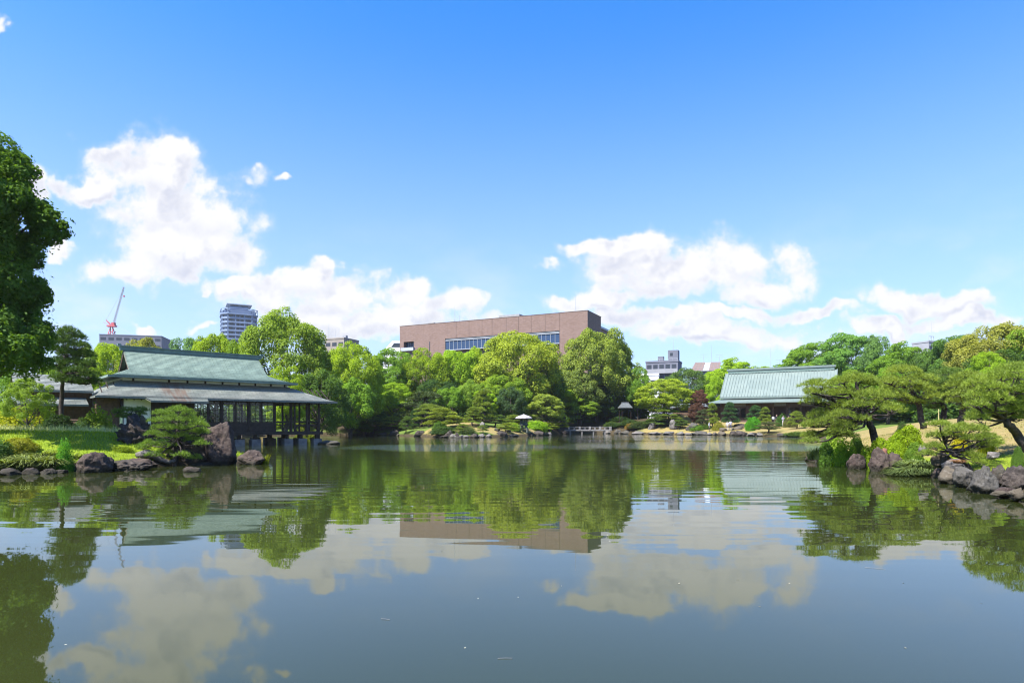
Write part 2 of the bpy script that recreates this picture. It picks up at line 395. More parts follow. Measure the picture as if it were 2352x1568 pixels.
def ground(x, y):
    x = np.asarray(x, float); y = np.asarray(y, float)
    s = pond_sd(x, y)
    land = 0.06 + 0.32 * (1 - np.exp(-np.maximum(s, 0) / 0.6)) + 0.085 * np.minimum(np.maximum(s, 0), 20)
    for cx, cy, r, a in MOUNDS: land = land + a * np.exp(-((x - cx)**2 + (y - cy)**2) / (r * r)) * (1 - np.exp(-np.maximum(s, 0) / 2.0))
    land = land + 0.05 * np.sin(x * 0.9 + 1.3 * np.sin(y * 0.7)) * np.cos(y * 0.8) * (s > 0.8)
    du = (x - HALL_C.x) * math.cos(HALL_A) + (y - HALL_C.y) * math.sin(HALL_A)
    dv = (x - HALL_C.x) * math.sin(HALL_A) - (y - HALL_C.y) * math.cos(HALL_A)
    near = np.clip(1.6 - np.maximum(np.abs(du - 0.5) - 9.0, np.abs(dv) - 4.6), 0, 1)
    land = np.where(near > 0, land * (1 - near) + np.minimum(land, 0.7) * near, land)
    bed = np.maximum(-0.04 + 0.45 * np.minimum(s, 0), -1.3)
    return np.where(s > 0, land, bed)
def gz(x, y): return float(ground(np.array([x]), np.array([y]))[0])

def build_terrain():
    def axis(lo, hi, step, far):
        fine = np.arange(lo, hi + 1e-6, step)
        o = [step]; c = []
        d = step
        p = hi
        while p < far: d *= 1.5; p += d; c.append(p)
        d = step; p = lo; b = []
        while p > -far: d *= 1.5; p -= d; b.append(p)
        return np.array(b[::-1] + list(fine) + c)
    xs = axis(-56, 60, 0.5, 1500); ys = axis(-24, 136, 0.5, 1500)
    Xg, Yg = np.meshgrid(xs, ys); Z = ground(Xg, Yg); s = pond_sd(Xg, Yg)
    V = np.stack([Xg, Yg, Z], -1).reshape(-1, 3); nx = len(xs); ny = len(ys)
    i = np.arange((nx - 1) * (ny - 1)); r = i // (nx - 1); c = i % (nx - 1); a = r * nx + c
    F = np.stack([a, a + 1, a + nx + 1, a + nx], 1)
    me = mesh_np('ground', V, F, smooth=True)
    # what grows where: r = dry turf, g = bare soil and leaf litter, b = fresh green lawn
    dry = np.zeros_like(Z); soil = np.zeros_like(Z); fresh = np.zeros_like(Z)
    def blob(cx, cy, rx, ry): return np.clip(1.6 - 1.6 * (((Xg - cx) / rx)**2 + ((Yg - cy) / ry)**2), 0, 1)
    for b in [(34, 108, 14, 14), (42, 98, 9, 12), (32, 44, 30, 26), (18, 24, 6, 7), (-8, 88, 6, 7), (-1, 88, 5, 5), (-42, 88, 9, 12), (3, 94, 3, 3)]: dry = np.maximum(dry, blob(*b))
    for b in [(-18, 26, 9, 9), (-22, 32, 12, 6), (7, 101, 4, 5), (14, 17, 4.5, 6), (16, 12, 5, 6)]: fresh = np.maximum(fresh, blob(*b))
    soil = np.clip((Yg - 96) / 10, 0, 1) * (1 - dry) * (1 - fresh)
    soil = np.maximum(soil, np.clip(1.2 - s / 0.8, 0, 1) * 0.8)
    ca = me.color_attributes.new('cover', 'FLOAT_COLOR', 'POINT')
    ca.data.foreach_set('color', np.stack([dry, soil, fresh, np.ones_like(Z)], -1).astype(np.float32).ravel())
    m, t, out = new_mat('ground_cover'); me.materials.append(m)
    co = world_co(t)
    att = t.n('ShaderNodeAttribute', attribute_name='cover'); sp = t.n('ShaderNodeSeparateColor', {0: att.outputs['Color']})
    n1 = t.noise(co, 0.8, 5, 0.6); n2 = t.noise(co, 7, 5, 0.7); n3 = t.noise(co, 40, 3, 0.7)
    g = t.mix(t.step(n1, 0.3, 0.7), (0.06, 0.11, 0.018, 1), (0.11, 0.14, 0.03, 1))
    dryc = t.mix(t.step(n2, 0.3, 0.7), (0.18, 0.135, 0.05, 1), (0.27, 0.21, 0.09, 1))
    dryc = t.mix(t.m('MULTIPLY', t.step(n1, 0.42, 0.68), 0.7), dryc, (0.15, 0.15, 0.045, 1))
    fr = t.mix(t.step(n2, 0.3, 0.7), (0.12, 0.185, 0.012, 1), (0.19, 0.245, 0.018, 1))
    so_ = t.mix(t.step(n2, 0.35, 0.65), (0.030, 0.024, 0.014, 1), (0.065, 0.05, 0.03, 1))
    edge = t.m('MULTIPLY', t.m('SUBTRACT', n1, 0.5), 0.5)
    c = t.mix(t.step(t.m('ADD', sp.outputs[0], edge), 0.35, 0.65), g, dryc)
    c = t.mix(t.step(t.m('ADD', sp.outputs[2], edge), 0.35, 0.65), c, fr)
    c = t.mix(t.step(t.m('ADD', sp.outputs[1], edge), 0.35, 0.7), c, so_)
    c = t.mix(t.m('MULTIPLY', t.step(n3, 0.5, 0.75), 0.35), c, t.vm('SCALE', c, scale=0.5))
    b = principled(t, out, Base_Color=c, Roughness=0.95); b.inputs['Specular IOR Level'].default_value = 0.1
    t.put(b.inputs['Normal'], t.n('ShaderNodeBump', {'Height': t.m('ADD', n2, t.m('MULTIPLY', n3, 0.5)), 'Strength': 0.8, 'Distance': 0.05}))
    global GROUND_EXT
    GROUND_EXT = (float(xs[0]), float(xs[-1]), float(ys[0]), float(ys[-1]))
    o = link('ground', me); tag(o, 'grassy garden banks and mounds around the pond', None, None, 'structure')
build_terrain()

def build_water():
    m, t, out = new_mat('pond_water')
    co = world_co(t)
    sx, sy, sz = t.n('ShaderNodeSeparateXYZ', {0: co}).outputs
    # ripples: crests lie across the view; calm close by, livelier in wind-brushed patches further out
    w1 = t.noise(t.vm('MULTIPLY', co, (0.30, 1.9, 1)), 1.0, 1, 0.4, dim='2D')
    w2 = t.noise(t.vm('MULTIPLY', co, (0.9, 3.6, 1)), 1.3, 2, 0.5, dim='2D')
    w3 = t.noise(t.vm('MULTIPLY', co, (0.6, 1.4, 1)), 10.0, 2, 0.5, dim='2D')
    patch = t.noise(t.vm('MULTIPLY', co, (0.035, 0.075, 1)), 1.0, 4, 0.55, dim='2D')
    def spot(cx, cy, rx, ry):
        q = t.vm('MULTIPLY', t.vm('SUBTRACT', co, (cx, cy, 0)), (1 / rx, 1 / ry, 0))
        return t.step(t.m('ADD', t.vm('DOT_PRODUCT', q, q), t.m('MULTIPLY', t.m('SUBTRACT', patch, 0.5), 3.0)), 1.3, 0.2)
    ruf = t.m('MAXIMUM', t.m('MAXIMUM', spot(-5, 45, 10, 9), spot(15, 50, 11, 10)), spot(24, 76, 16, 10))
    ruf = t.m('MAXIMUM', ruf, t.m('MULTIPLY', t.m('MULTIPLY', t.step(patch, 0.5, 0.7), 0.12), t.step(sy, 18, 34)))
    dist = t.step(sy, 4.5, 11); mid = t.step(sy, 10, 30); far = t.step(sy, 30, 60)
    h = t.m('MULTIPLY', w1, t.m('ADD', 0.0003, t.m('ADD', t.m('MULTIPLY', dist, 0.0036), t.m('MULTIPLY', mid, 0.0040))))
    h = t.m('ADD', h, t.m('MULTIPLY', w2, t.m('ADD', 0.00001, t.m('ADD', t.m('MULTIPLY', mid, 0.0013), t.m('MULTIPLY', ruf, 0.0060)))))
    h = t.m('ADD', h, t.m('MULTIPLY', w3, t.m('ADD', t.m('MULTIPLY', far, 0.0005), t.m('MULTIPLY', ruf, 0.0140))))
    bn = t.n('ShaderNodeBump', {'Height': h, 'Strength': 1.0, 'Distance': 1.0, 'Filter Width': 0.02})
    body = t.mix(t.step(t.noise(co, 0.12, 3, 0.5), 0.3, 0.7), (0.0205, 0.0265, 0.0070, 1), (0.0235, 0.0295, 0.0085, 1))
    b = principled(t, out, Base_Color=body, Roughness=0.02, IOR=1.5)
    t.put(b.inputs['Normal'], bn)
    me = bpy.data.meshes.new('water')
    me.from_pydata([(-45, -32, 0), (44, -32, 0), (44, 131, 0), (-45, 131, 0)], [], [(0, 1, 2, 3)]); me.materials.append(m)
    tag(link('water', me), 'murky green pond water mirroring sky and trees', None, None, 'structure')
build_water()
# ------------------------------------------------------------------ plants: prototypes
def fib_dirs(n, rng, zmin=-0.55):
    i = np.arange(n) + 0.5; z = 1 - (1 - zmin) * i / n; ph = i * 2.39996 + rng.uniform(0, 6.28)
    r = np.sqrt(np.maximum(0, 1 - z * z)); d = np.stack([r * np.cos(ph), r * np.sin(ph), z], 1)
    return unit(d + 0.16 * rng.normal(size=d.shape))
def crown_proto(seed, style):
    """unit crown: width 1, from near the ground to z = 1; returns (leaf mesh, trunk mesh)"""
    rng = np.random.default_rng(seed)
    Cs, Ns = [], []; tips = []
    ctr = np.array([0, 0, 0.56]); rad = np.array([0.5, 0.5, 0.44])
    nl, nsub, per, rl, rs, flat, L, W = {'camphor': (31, 9, 135, 0.165, 0.068, 0.85, 0.0105, 0.0065), 'layer': (42, 8, 105, 0.17, 0.072, 0.42, 0.0115, 0.0062),
                          'dense': (46, 8, 90, 0.14, 0.062, 0.8, 0.0105, 0.0065), 'dome': (52, 9, 105, 0.145, 0.062, 0.85, 0.0098, 0.0062), 'open': (26, 7, 105, 0.16, 0.068, 0.75, 0.0115, 0.007)}[style]
    D = fib_dirs(nl, rng, -0.75 if style in ('dense', 'layer') else -0.6)
    for d in D:
        k = rng.uniform(0.56, 0.80) if style not in ('dense', 'dome') else rng.uniform(0.64, 0.80)
        c = ctr + d * rad * k; r = rl * rng.uniform(0.75, 1.3); tips.append(c)
        S = unit(d + 0.95 * rng.normal(size=(nsub, 3)))
        for s in S:
            c2 = c + s * r * 0.75 * np.array([1, 1, flat]); r2 = rs * rng.uniform(0.7, 1.3)
            n = int(per * (r2 / rs) ** 2); u = unit(rng.normal(size=(n, 3)) + 0.35 * s + np.array([0, 0, 0.45]))
            Cs.append(c2 + u * r2 * rng.uniform(0.7, 1.05, (n, 1)) * np.array([1, 1, flat])); 
            up = 0.9 if style == 'layer' else 0.45
            Ns.append(unit(u + np.array([0, 0, up])))
    # sparse inner foliage
    n = 700; u = unit(rng.normal(size=(n, 3))); Cs.append(ctr + u * rad * rng.uniform(0.25, 0.7, (n, 1))); Ns.append(u)
    C = np.concatenate(Cs); N = np.concatenate(Ns)
    V, F = leaves_np(C, N, L, W, rng, 0.38)
    V[:, 2] = np.clip(V[:, 2], 0.03, None)
    top = np.percentile(V[:, 2], 99.8); V[:, 2] /= top
    w = np.percentile(np.abs(V[:, 0]), 99.5) + np.percentile(np.abs(V[:, 1]), 99.5); V[:, :2] /= w
    leaf = mesh_np('crown', V, F, [LEAF])
    mb = MB()
    b = rng.normal(size=2) * 0.02
    mb.tube([(0, 0, -0.03), (b[0] * .5, b[1] * .5, 0.14), (b[0], b[1], 0.30), (b[0] * 1.6, b[1] * 1.6, 0.52), (b[0], b[1], 0.72)], [0.030, 0.022, 0.018, 0.011, 0.004], 8)
    for c in tips[::2]:
        z0 = rng.uniform(0.16, 0.42); a = np.array([b[0], b[1], z0]); e = np.array(c) / np.array([w, w, top]); mid = (a + e) / 2 + np.array([0, 0, -0.03]) + rng.normal(size=3) * 0.02
        mb.tube([a, a * 0.6 + mid * 0.4, mid, e], [0.010, 0.008, 0.006, 0.002], 5)
    return leaf, mb.mesh('trunk', [BARK], True)
PROTO = {('camphor', i): crown_proto(10 + i, 'camphor') for i in range(4)}
PROTO.update({('layer', i): crown_proto(30 + i, 'layer') for i in range(3)})
PROTO.update({('dense', i): crown_proto(50 + i, 'dense') for i in range(2)})
PROTO.update({('dome', i): crown_proto(80 + i, 'dome') for i in range(2)})
PROTO.update({('open', i): crown_proto(60 + i, 'open') for i in range(2)})

RNG = random.Random(7)
def tree(xd, top, wd, d, style, var, color, label, group='trees on the banks', lift=0.0, name='broadleaf_tree', stretch=1.0):
    """a broadleaf tree whose top shows at row `top`, wd wide, d metres off"""
    x = gx(xd, d); zb = gz(x, d) - 0.05; h = EYE + (HZ - top) * K * d - zb
    leaf, trunk = PROTO[(style, var)]
    w = wd * K * d
    o = empty(name, (x, d, zb), RNG.uniform(0, 6.28), (w, w * stretch, h), label=label, cat='tree', group=group)
    c = link('crown', leaf, o); v = RNG.uniform(2.0, 2.45); c.color = (color[0] * v, color[1] * v, color[2] * v, 1)
    link('trunk', trunk, o)
    return o

def bush_proto(seed, n=5200, L=0.026, W=0.015, lumps=26, flat=1.0, wild=0.0):
    rng = np.random.default_rng(seed)
    u = unit(rng.normal(size=(n, 3)) + np.array([0, 0, 0.35])); u[:, 2] = np.abs(u[:, 2])
    bump = np.zeros(n)
    for q in unit(rng.normal(size=(lumps, 3)) + np.array([0, 0, 0.5])): bump = np.maximum(bump, np.exp(-((u - q)**2).sum(1) / 0.07))
    r = (0.84 + 0.16 * bump) * rng.uniform(0.86 - wild * 0.3, 1.02 + wild * 0.22, n)
    C = u * r[:, None] * np.array([0.5, 0.5, 1.0])
    V, F = leaves_np(C, unit(u * np.array([1, 1, 0.6]) + np.array([0, 0, 0.25])), L, W, rng, 0.6)
    n2 = 500; u2 = unit(rng.normal(size=(n2, 3))); u2[:, 2] = np.abs(u2[:, 2])
    V2, F2 = leaves_np(u2 * np.array([0.36, 0.36, 0.72]), u2, 0.05, 0.035, rng, 0.3)
    return mesh_np('foliage', np.concatenate([V, V2]), np.concatenate([F, F2 + len(V)]), [LEAF])
BUSH = [bush_proto(101), bush_proto(102, 6000, 0.022, 0.013, 40), bush_proto(103, 3600, 0.036, 0.020, 18, wild=0.9), bush_proto(104, 4200, 0.03, 0.012, 30, wild=0.5)]
STEMS = MB()
for k in range(7):
    a = k * 0.9; STEMS.tube([(0.02 * math.cos(a), 0.02 * math.sin(a), -0.05), (0.10 * math.cos(a), 0.10 * math.sin(a), 0.3), (0.26 * math.cos(a), 0.26 * math.sin(a), 0.72)], [0.014, 0.011, 0.004], 5)
STEM_ME = STEMS.mesh('stem', [BARK])
def bush(xd, yb, yt, wd, d, var, color, label, group='shrubs along the banks', z=None, deep=1.0):
    x = gx(xd, d); zb = gz(x, d) - 0.06 if z is None else z
    zt = EYE + (HZ - yt) * K * d; h = max(0.25, zt - zb); w = wd * K * d
    o = empty('shrub', (x, d, zb), RNG.uniform(0, 6.28), (w, w * deep, h), label=label, cat='shrub', group=group)
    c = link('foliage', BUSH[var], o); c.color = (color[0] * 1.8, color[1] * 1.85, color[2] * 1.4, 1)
    link('stem', STEM_ME, o)
    return o

# ---- pines
def pine_mesh(pads, trunk, needle=(0.12, 0.007), tufts=130, per=11, seed=1, branch=0.02, attach=None, spread=0.7):
    """pads: (x, y, z, rx, ry, rz) in metres from the base; trunk: (x, y, z, r)"""
    rng = np.random.default_rng(seed)
    Cs, Ds = [], []
    mb = MB(); tp = [Vector(p[:3]) for p in trunk]
    # smooth the trunk line
    pts, rad = [], []
    for i in range(len(tp) - 1):
        for k in range(4):
            f = k / 4; pts.append(tp[i].lerp(tp[i+1], f) + Vector(rng.normal(size=3) * trunk[i][3] * 0.15)); rad.append(trunk[i][3] * (1 - f) + trunk[i+1][3] * f)
    pts.append(tp[-1]); rad.append(trunk[-1][3]); mb.tube(pts, rad, 9)
    zs = np.array([p.z for p in pts])
    for j, (x, y, z, rx, ry, rz) in enumerate(pads):
        c = np.array([x, y, z]); n = int(1.25 * tufts * (rx * ry) / (0.55 * 0.55)) + 24
        th = rng.uniform(0, 6.283, n); rho = np.sqrt(rng.uniform(0, 1, n)); lob = 1 + 0.20 * np.sin(th * 3 + j) + 0.12 * np.sin(th * 7 + j * 2)
        top = np.sqrt(np.maximum(0, 1 - rho**2 * 0.96))
        P = np.stack([rx * lob * rho * np.cos(th), ry * lob * rho * np.sin(th), rz * top * rng.uniform(0.25, 1.05, n) - 0.25 * rz * rho], 1)
        nrm = unit(P / np.array([rx, ry, rz])**1.2 * 0.4 + np.array([0, 0, 0.75]))
        Cs.append(c + P); Ds.append(nrm)
        # limb to the pad, then twigs inside it
        k = int(np.argmin(np.abs(zs - (z - 0.28 * abs(math.hypot(x - pts[-1].x, y - pts[-1].y)) - 0.1)) + rng.uniform(0, 0.05, len(zs)))) if attach is None else attach
        k = max(k, int(len(pts) * 0.42))      # limbs leave the upper part of the trunk and droop
        a = pts[k]; e = Vector((x, y, z - rz * 0.15)); d = e - a
        m1 = a + d * 0.35 + Vector((0, 0, -0.03 * d.length)) + Vector(rng.normal(size=3) * 0.06 * d.length); m2 = a + d * 0.7 + Vector(rng.normal(size=3) * 0.07 * d.length)
        r0 = min(rad[k] * 0.6, branch * (1 + d.length * 0.5)); mb.tube([a, m1, m2, e], [r0, r0 * 0.8, r0 * 0.6, r0 * 0.35], 6)
        for q in range(5):
            t = rng.uniform(0, 6.283); e2 = e + Vector((rx * 0.75 * math.cos(t), ry * 0.75 * math.sin(t), rz * rng.uniform(-0.1, 0.4)))
            s = m2.lerp(e, rng.uniform(0.2, 0.9)); mm = (s + e2) / 2 + Vector(rng.normal(size=3) * 0.05 * rx); mb.tube([s, mm, e2], [r0 * 0.45, r0 * 0.3, r0 * 0.12], 4)
    V, F = needles_np(np.concatenate(Cs), np.concatenate(Ds), needle[0], needle[1], per, rng, spread)
    return mesh_np('needles', V, F, [NEEDLE]), mb.mesh('trunk', [PINEBARK], True)

def far_pine_proto(seed, kind):
    """unit pine, 1 high and 1 wide: cone = tiered cloud-pruned, spread = wide leaning pads, dome = low rounded"""
    rng = np.random.default_rng(seed); pads = []
    lean = rng.uniform(-0.15, 0.15, 2)
    if kind == 'cone': tiers = [(0.22, 0.34, 6), (0.40, 0.30, 5), (0.57, 0.24, 5), (0.73, 0.17, 4), (0.86, 0.09, 3), (0.94, 0.0, 1)]
    elif kind == 'spread': tiers = [(0.36, 0.38, 5), (0.55, 0.33, 5), (0.74, 0.24, 4), (0.88, 0.10, 3)]
    else: tiers = [(0.30, 0.36, 7), (0.55, 0.32, 6), (0.76, 0.20, 5), (0.88, 0.06, 2)]
    for z, r, n in tiers:
        for k in range(n):
            a = 6.283 * k / n + rng.uniform(-0.4, 0.4); q = r * rng.uniform(0.75, 1.15); s = rng.uniform(0.8, 1.2)
            w = {'cone': 0.155, 'spread': 0.165, 'dome': 0.18}[kind] * s
            pads.append((lean[0] * z + q * math.cos(a), lean[1] * z + q * math.sin(a), z + rng.uniform(-0.05, 0.05), w, w, w * 0.58))
    tr = [(0, 0, -0.04, 0.035), (lean[0] * .3 + 0.05, lean[1] * .3, 0.22, 0.030), (lean[0] * .5 - 0.03, lean[1] * .5 + 0.03, 0.46, 0.022), (lean[0] * .75 + 0.02, lean[1] * .8, 0.68, 0.014), (lean[0] * .9, lean[1] * .9, 0.88, 0.006)]
    return pine_mesh(pads, tr, (0.05, 0.0058), 1000, 8, seed, 0.012, spread=0.65)
PINE = {('cone', 0): far_pine_proto(201, 'cone'), ('cone', 1): far_pine_proto(202, 'cone'), ('spread', 0): far_pine_proto(203, 'spread'), ('spread', 1): far_pine_proto(204, 'spread'), ('dome', 0): far_pine_proto(205, 'dome')}
def far_pine(xd, top, wd, d, kind, var, color, label, group='pruned pines on the far shore', tilt=0.0, zb=None):
    x = gx(xd, d); zb = gz(x, d) - 0.04 if zb is None else zb; h = EYE + (HZ - top) * K * d - zb; w = wd * K * d
    nee, tr = PINE[(kind, var)]
    o = empty('pine_tree', (x, d, zb), RNG.uniform(0, 6.28), (w, w, h), label=label, cat='pine tree', group=group)
    c = link('needles', nee, o); c.color = (color[0] * 1.18, color[1] * 1.25, color[2] * 1.25, 1); link('trunk', tr, o)
    return o
def near_pine(base, trunk, pads, color, label, seed, needle=(0.13, 0.0055), tufts=120, per=12, group='spreading pines by the water', branch=0.03):
    nee, tr = pine_mesh(pads, trunk, needle, tufts, per, seed, branch)
    o = empty('pine_tree', base, 0, None, label=label, cat='pine tree', group=group)
    c = link('needles', nee, o); c.color = (color[0] * 1.18, color[1] * 1.25, color[2] * 1.25, 1); link('trunk', tr, o)
    return o
def pads_from_view(base, rows, d, seed, depth=0.9, squash=1.5, double=True):
    """rows: (xd, yd, rxd, ryd) as seen d metres off; spread over the tree's own depth"""
    rng = np.random.default_rng(seed); out = []
    for i, (xd, yd, rxd, ryd) in enumerate(rows):
        dy = rng.uniform(-depth, depth); dd = d + dy; p = at(xd, yd, dd); rx = rxd * K * dd
        out.append((p.x - base[0], dy + (d - base[1]), p.z - base[2], rx, rx * 0.85, ryd * K * dd * squash))
        if double:
            dy2 = -dy + rng.uniform(-0.3, 0.3); p = at(xd + rng.uniform(-0.4, 0.4) * rxd, yd + rng.uniform(-5, 5), d + dy2)
            out.append((p.x - base[0], dy2 + (d - base[1]), p.z - base[2], rx * 0.85, rx * 0.75, ryd * K * dd * squash))
    return out

# ---- rocks
def ico(sub):
    bm = bmesh.new(); bmesh.ops.create_icosphere(bm, subdivisions=sub, radius=1.0)
    V = np.array([v.co[:] for v in bm.verts]); F = np.array([[v.index for v in f.verts] for f in bm.faces]); bm.free()
    return V, F
ICO4 = ico(4); ICO5 = ico(5)
def rock_mesh(seed, planes=11, rough=0.10, mat=ROCK_GREY, hi=False, crag=0.0):
    rng = np.random.default_rng(seed); V, F = ICO5 if hi else ICO4; d = unit(V)
    n = unit(rng.normal(size=(planes + 6, 3))); p = rng.uniform(0.70, 0.98, planes + 6)
    dots = d @ n.T; r = np.min(np.where(dots > 0.05, p / np.maximum(dots, 0.05), 9.0), axis=1); r = np.minimum(r, 1.15)
    nz = np.array([mnoise.fractal(Vector(q * 2.1 + seed), 0.9, 2.1, 5) for q in d])
    nz3 = np.array([mnoise.fractal(Vector(q * 6.5 - seed), 0.8, 2.2, 4) for q in d]); r = r * (1 + rough * nz + 0.05 * nz3)
    if crag:
        nz2 = np.array([abs(mnoise.noise(Vector(q * 4.2 + seed * 1.7))) + 0.5 * abs(mnoise.noise(Vector(q * 9.0 - seed))) for q in d]); r = r * (1 - crag * (0.55 - nz2))
    Vn = d * r[:, None]
    return mesh_np('rock', Vn, F, [mat], smooth=True)
ROCKS = {}
def rock(name, x, y, z, sx, sy, sz, seed, mat, label, group=None, rz=None, hi=False, crag=0.0, tilt=(0, 0), cat='rock'):
    key = (seed, mat.name, hi, crag)
    if key not in ROCKS: ROCKS[key] = rock_mesh(seed, 10 + seed % 5, 0.10 + 0.02 * (seed % 4), mat, hi, crag)
    o = link(name, ROCKS[key], None, (x, y, z), (tilt[0], tilt[1], RNG.uniform(0, 6.28) if rz is None else rz), (sx, sy, sz))
    return tag(o, label, cat, group)
def rock_at(xd, yd_base, wd, hd, seed, mat, label, group=None, d=None, name='rock', sink=0.25, **kw):
    """rock whose foot shows at (xd, yd_base) on the water, wd wide and hd high in view"""
    d = d or onwater(xd, yd_base); s = K * d
    zb = EYE - (yd_base - HZ) * s
    w = wd * s / 2; h = hd * s
    return rock(name, gx(xd, d), d + w * 0.6, zb + h * (0.5 - sink), w * 1.12, w * kw.pop('deep', 0.9) * 1.05, h * (0.5 + sink) * 1.16, seed, mat, label, group, **kw)

# ---- blades, reeds
def grass_field(name, pts, hgt, wid, color, label, seed, lean=0.35, seg=2):
    rng = np.random.default_rng(seed); n = len(pts)
    a = rng.uniform(0, 6.283, n); dr = np.stack([np.cos(a), np.sin(a), np.zeros(n)], 1); side = np.stack([-np.sin(a), np.cos(a), np.zeros(n)], 1)
    h = (hgt * rng.uniform(0.55, 1.25, n))[:, None]; w = wid * rng.uniform(0.7, 1.3, (n, 1)); ln = lean * rng.uniform(0.2, 1.4, (n, 1))
    up = np.array([0, 0, 1.0])
    p0 = pts; p1 = pts + up * h * 0.55 + dr * h * ln * 0.35; p2 = pts + up * h * (1 - 0.25 * ln) + dr * h * ln
    V = np.stack([p0 - side * w, p0 + side * w, p1 + side * w * 0.7, p1 - side * w * 0.7, p2], 1).reshape(-1, 3)
    b = np.arange(n)[:, None] * 5
    me = mesh_np(name, V, [b + np.array([[0, 1, 2, 3]]), b + np.array([[3, 2, 4]])], [BLADE])
    o = link(name, me); o.color = (color[0] * 1.2, color[1] * 1.2, color[2] * 1.2, 1)
    return tag(o, label, 'grass', None, 'stuff')
def clump_proto(seed, n=260, L=1.0, arch=0.9, w=0.034):
    """arching strap leaves from one crown, unit height about 0.7"""
    rng = np.random.default_rng(seed); V = []; F = []
    for i in range(n):
        a = rng.uniform(0, 6.283); r0 = rng.uniform(0, 0.32) ; p = Vector((r0 * math.cos(a + 1), r0 * math.sin(a + 1), 0)); d = Vector((math.cos(a), math.sin(a), 0)); s = Vector((-d.y, d.x, 0))
        l = L * rng.uniform(0.5, 1.05); up = rng.uniform(0.7, 1.3) ; b0 = len(V); ww = w * rng.uniform(0.7, 1.3)
        for k in range(5):
            f = k / 4; q = p + d * (l * 0.62 * f ** 1.5 * arch) + Vector((0, 0, l * up * (0.9 * f - 0.62 * f * f * arch)))
            wk = ww * (1 - f * 0.92); V += [q - s * wk, q + s * wk]
        for k in range(4): F.append((b0 + 2*k, b0 + 2*k + 1, b0 + 2*k + 3, b0 + 2*k + 2))
    return mesh_np('leaves', np.array([v[:] for v in V]), np.array(F), [BLADE])
CLUMP = [clump_proto(301), clump_proto(302, 340, 1.0, 1.15, 0.030), clump_proto(303, 240, 1.1, 0.5, 0.020)]
def clump(x, y, size, var, color, label, group='strap-leaved plants at the water edge', z=None, hs=1.0, name='grass_plant'):
    o = link(name, CLUMP[var], None, (x, y, gz(x, y) if z is None else z), (0, 0, RNG.uniform(0, 6.28)), (size, size, size * hs)); o.color = (color[0] * 1.2, color[1] * 1.2, color[2] * 1.2, 1)
    return tag(o, label, 'plant', group)
# ------------------------------------------------------------------ tea house over the water
def slope(mb, fn, n, lip=0.03, t0=0.0, t1=1.0):
    """stepped roof courses; fn(t) gives the two ends of the line at t"""
    up = Vector((0, 0, lip))
    for j in range(n):
        a, b = fn(t0 + (t1 - t0) * j / n); c, d = fn(t0 + (t1 - t0) * (j + 1) / n)
        a, b, c, d = Vector(a), Vector(b), Vector(c), Vector(d)
        mb.add([a, b, d + up, c + up], [(0, 1, 2, 3)]); mb.add([c + up, d + up, d, c], [(0, 1, 2, 3)])
def under(mb, fn, n, drop, t0=0.0, t1=1.0):
    dz = Vector((0, 0, -drop))
    for j in range(n):
        a, b = fn(t0 + (t1 - t0) * j / n); c, d = fn(t0 + (t1 - t0) * (j + 1) / n)
        mb.add([Vector(a) + dz, Vector(c) + dz, Vector(d) + dz, Vector(b) + dz], [(0, 1, 2, 3)])
    c, d = fn(t1); c, d = Vector(c), Vector(d)
    mb.add([c + Vector((0, 0, 0.03)), d + Vector((0, 0, 0.03)), d + dz, c + dz], [(0, 3, 2, 1)])

def lattice_window(parent, x0, x1, y, z0, z1, cols, rows, depth=0.05):
    w = MB(); f = 0.06
    w.box(x0, x0 + f, y - depth/2, y + depth/2, z0, z1).box(x1 - f, x1, y - depth/2, y + depth/2, z0, z1)
    w.box(x0 + f, x1 - f, y - depth/2, y + depth/2, z0, z0 + f).box(x0 + f, x1 - f, y - depth/2, y + depth/2, z1 - f, z1)
    o = w.build('window', WOOD, parent)
    l = MB()
    for i in range(1, cols):
        x = x0 + (x1 - x0) * i / cols; l.box(x - 0.014, x + 0.014, y - 0.017, y + 0.017, z0 + f, z1 - f)
    for i in range(1, rows):
        z = z0 + (z1 - z0) * i / rows; l.box(x0 + f, x1 - f, y - 0.013, y + 0.013, z - 0.016, z + 0.016)
    l.build('lattice', WOOD, o)
    MB().box(x0 + f, x1 - f, y + 0.019, y + 0.023, z0 + f, z1 - f).build('pane', GLASS, o)
    return o

def rail_panel(parent, x0, x1, y, z0, z1, along='x', fixed=0.0):
    """low board with one rounded opening, as under the veranda rail"""
    n = 24; L = x1 - x0; H = z1 - z0; inner = []; outer = []
    for k in range(n):
        t = 2 * math.pi * k / n; c, s = math.cos(t), math.sin(t); e = 0.42
        sx = math.copysign(abs(c) ** 0.55, c); sz = math.copysign(abs(s) ** 0.7, s)
        inner.append((x0 + L/2 + sx * L * 0.40, z0 + H/2 + sz * H * 0.44))
        m = max(abs(c), abs(s)); outer.append((x0 + L/2 + c / m * L/2, z0 + H/2 + s / m * H/2))
    mb = MB()
    for yy, flip in ((y - 0.02, False), (y + 0.02, True)):
        P = [(p[0], yy, p[1]) for p in outer] + [(p[0], yy, p[1]) for p in inner]
        mb.add(P, [((k, (k+1) % n, n + (k+1) % n, n + k) if not flip else (n + k, n + (k+1) % n, (k+1) % n, k)) for k in range(n)])
    P = [(p[0], y - 0.02, p[1]) for p in inner] + [(p[0], y + 0.02, p[1]) for p in inner]
    mb.add(P, [(k, (k+1) % n, n + (k+1) % n, n + k) for k in range(n)])
    return mb

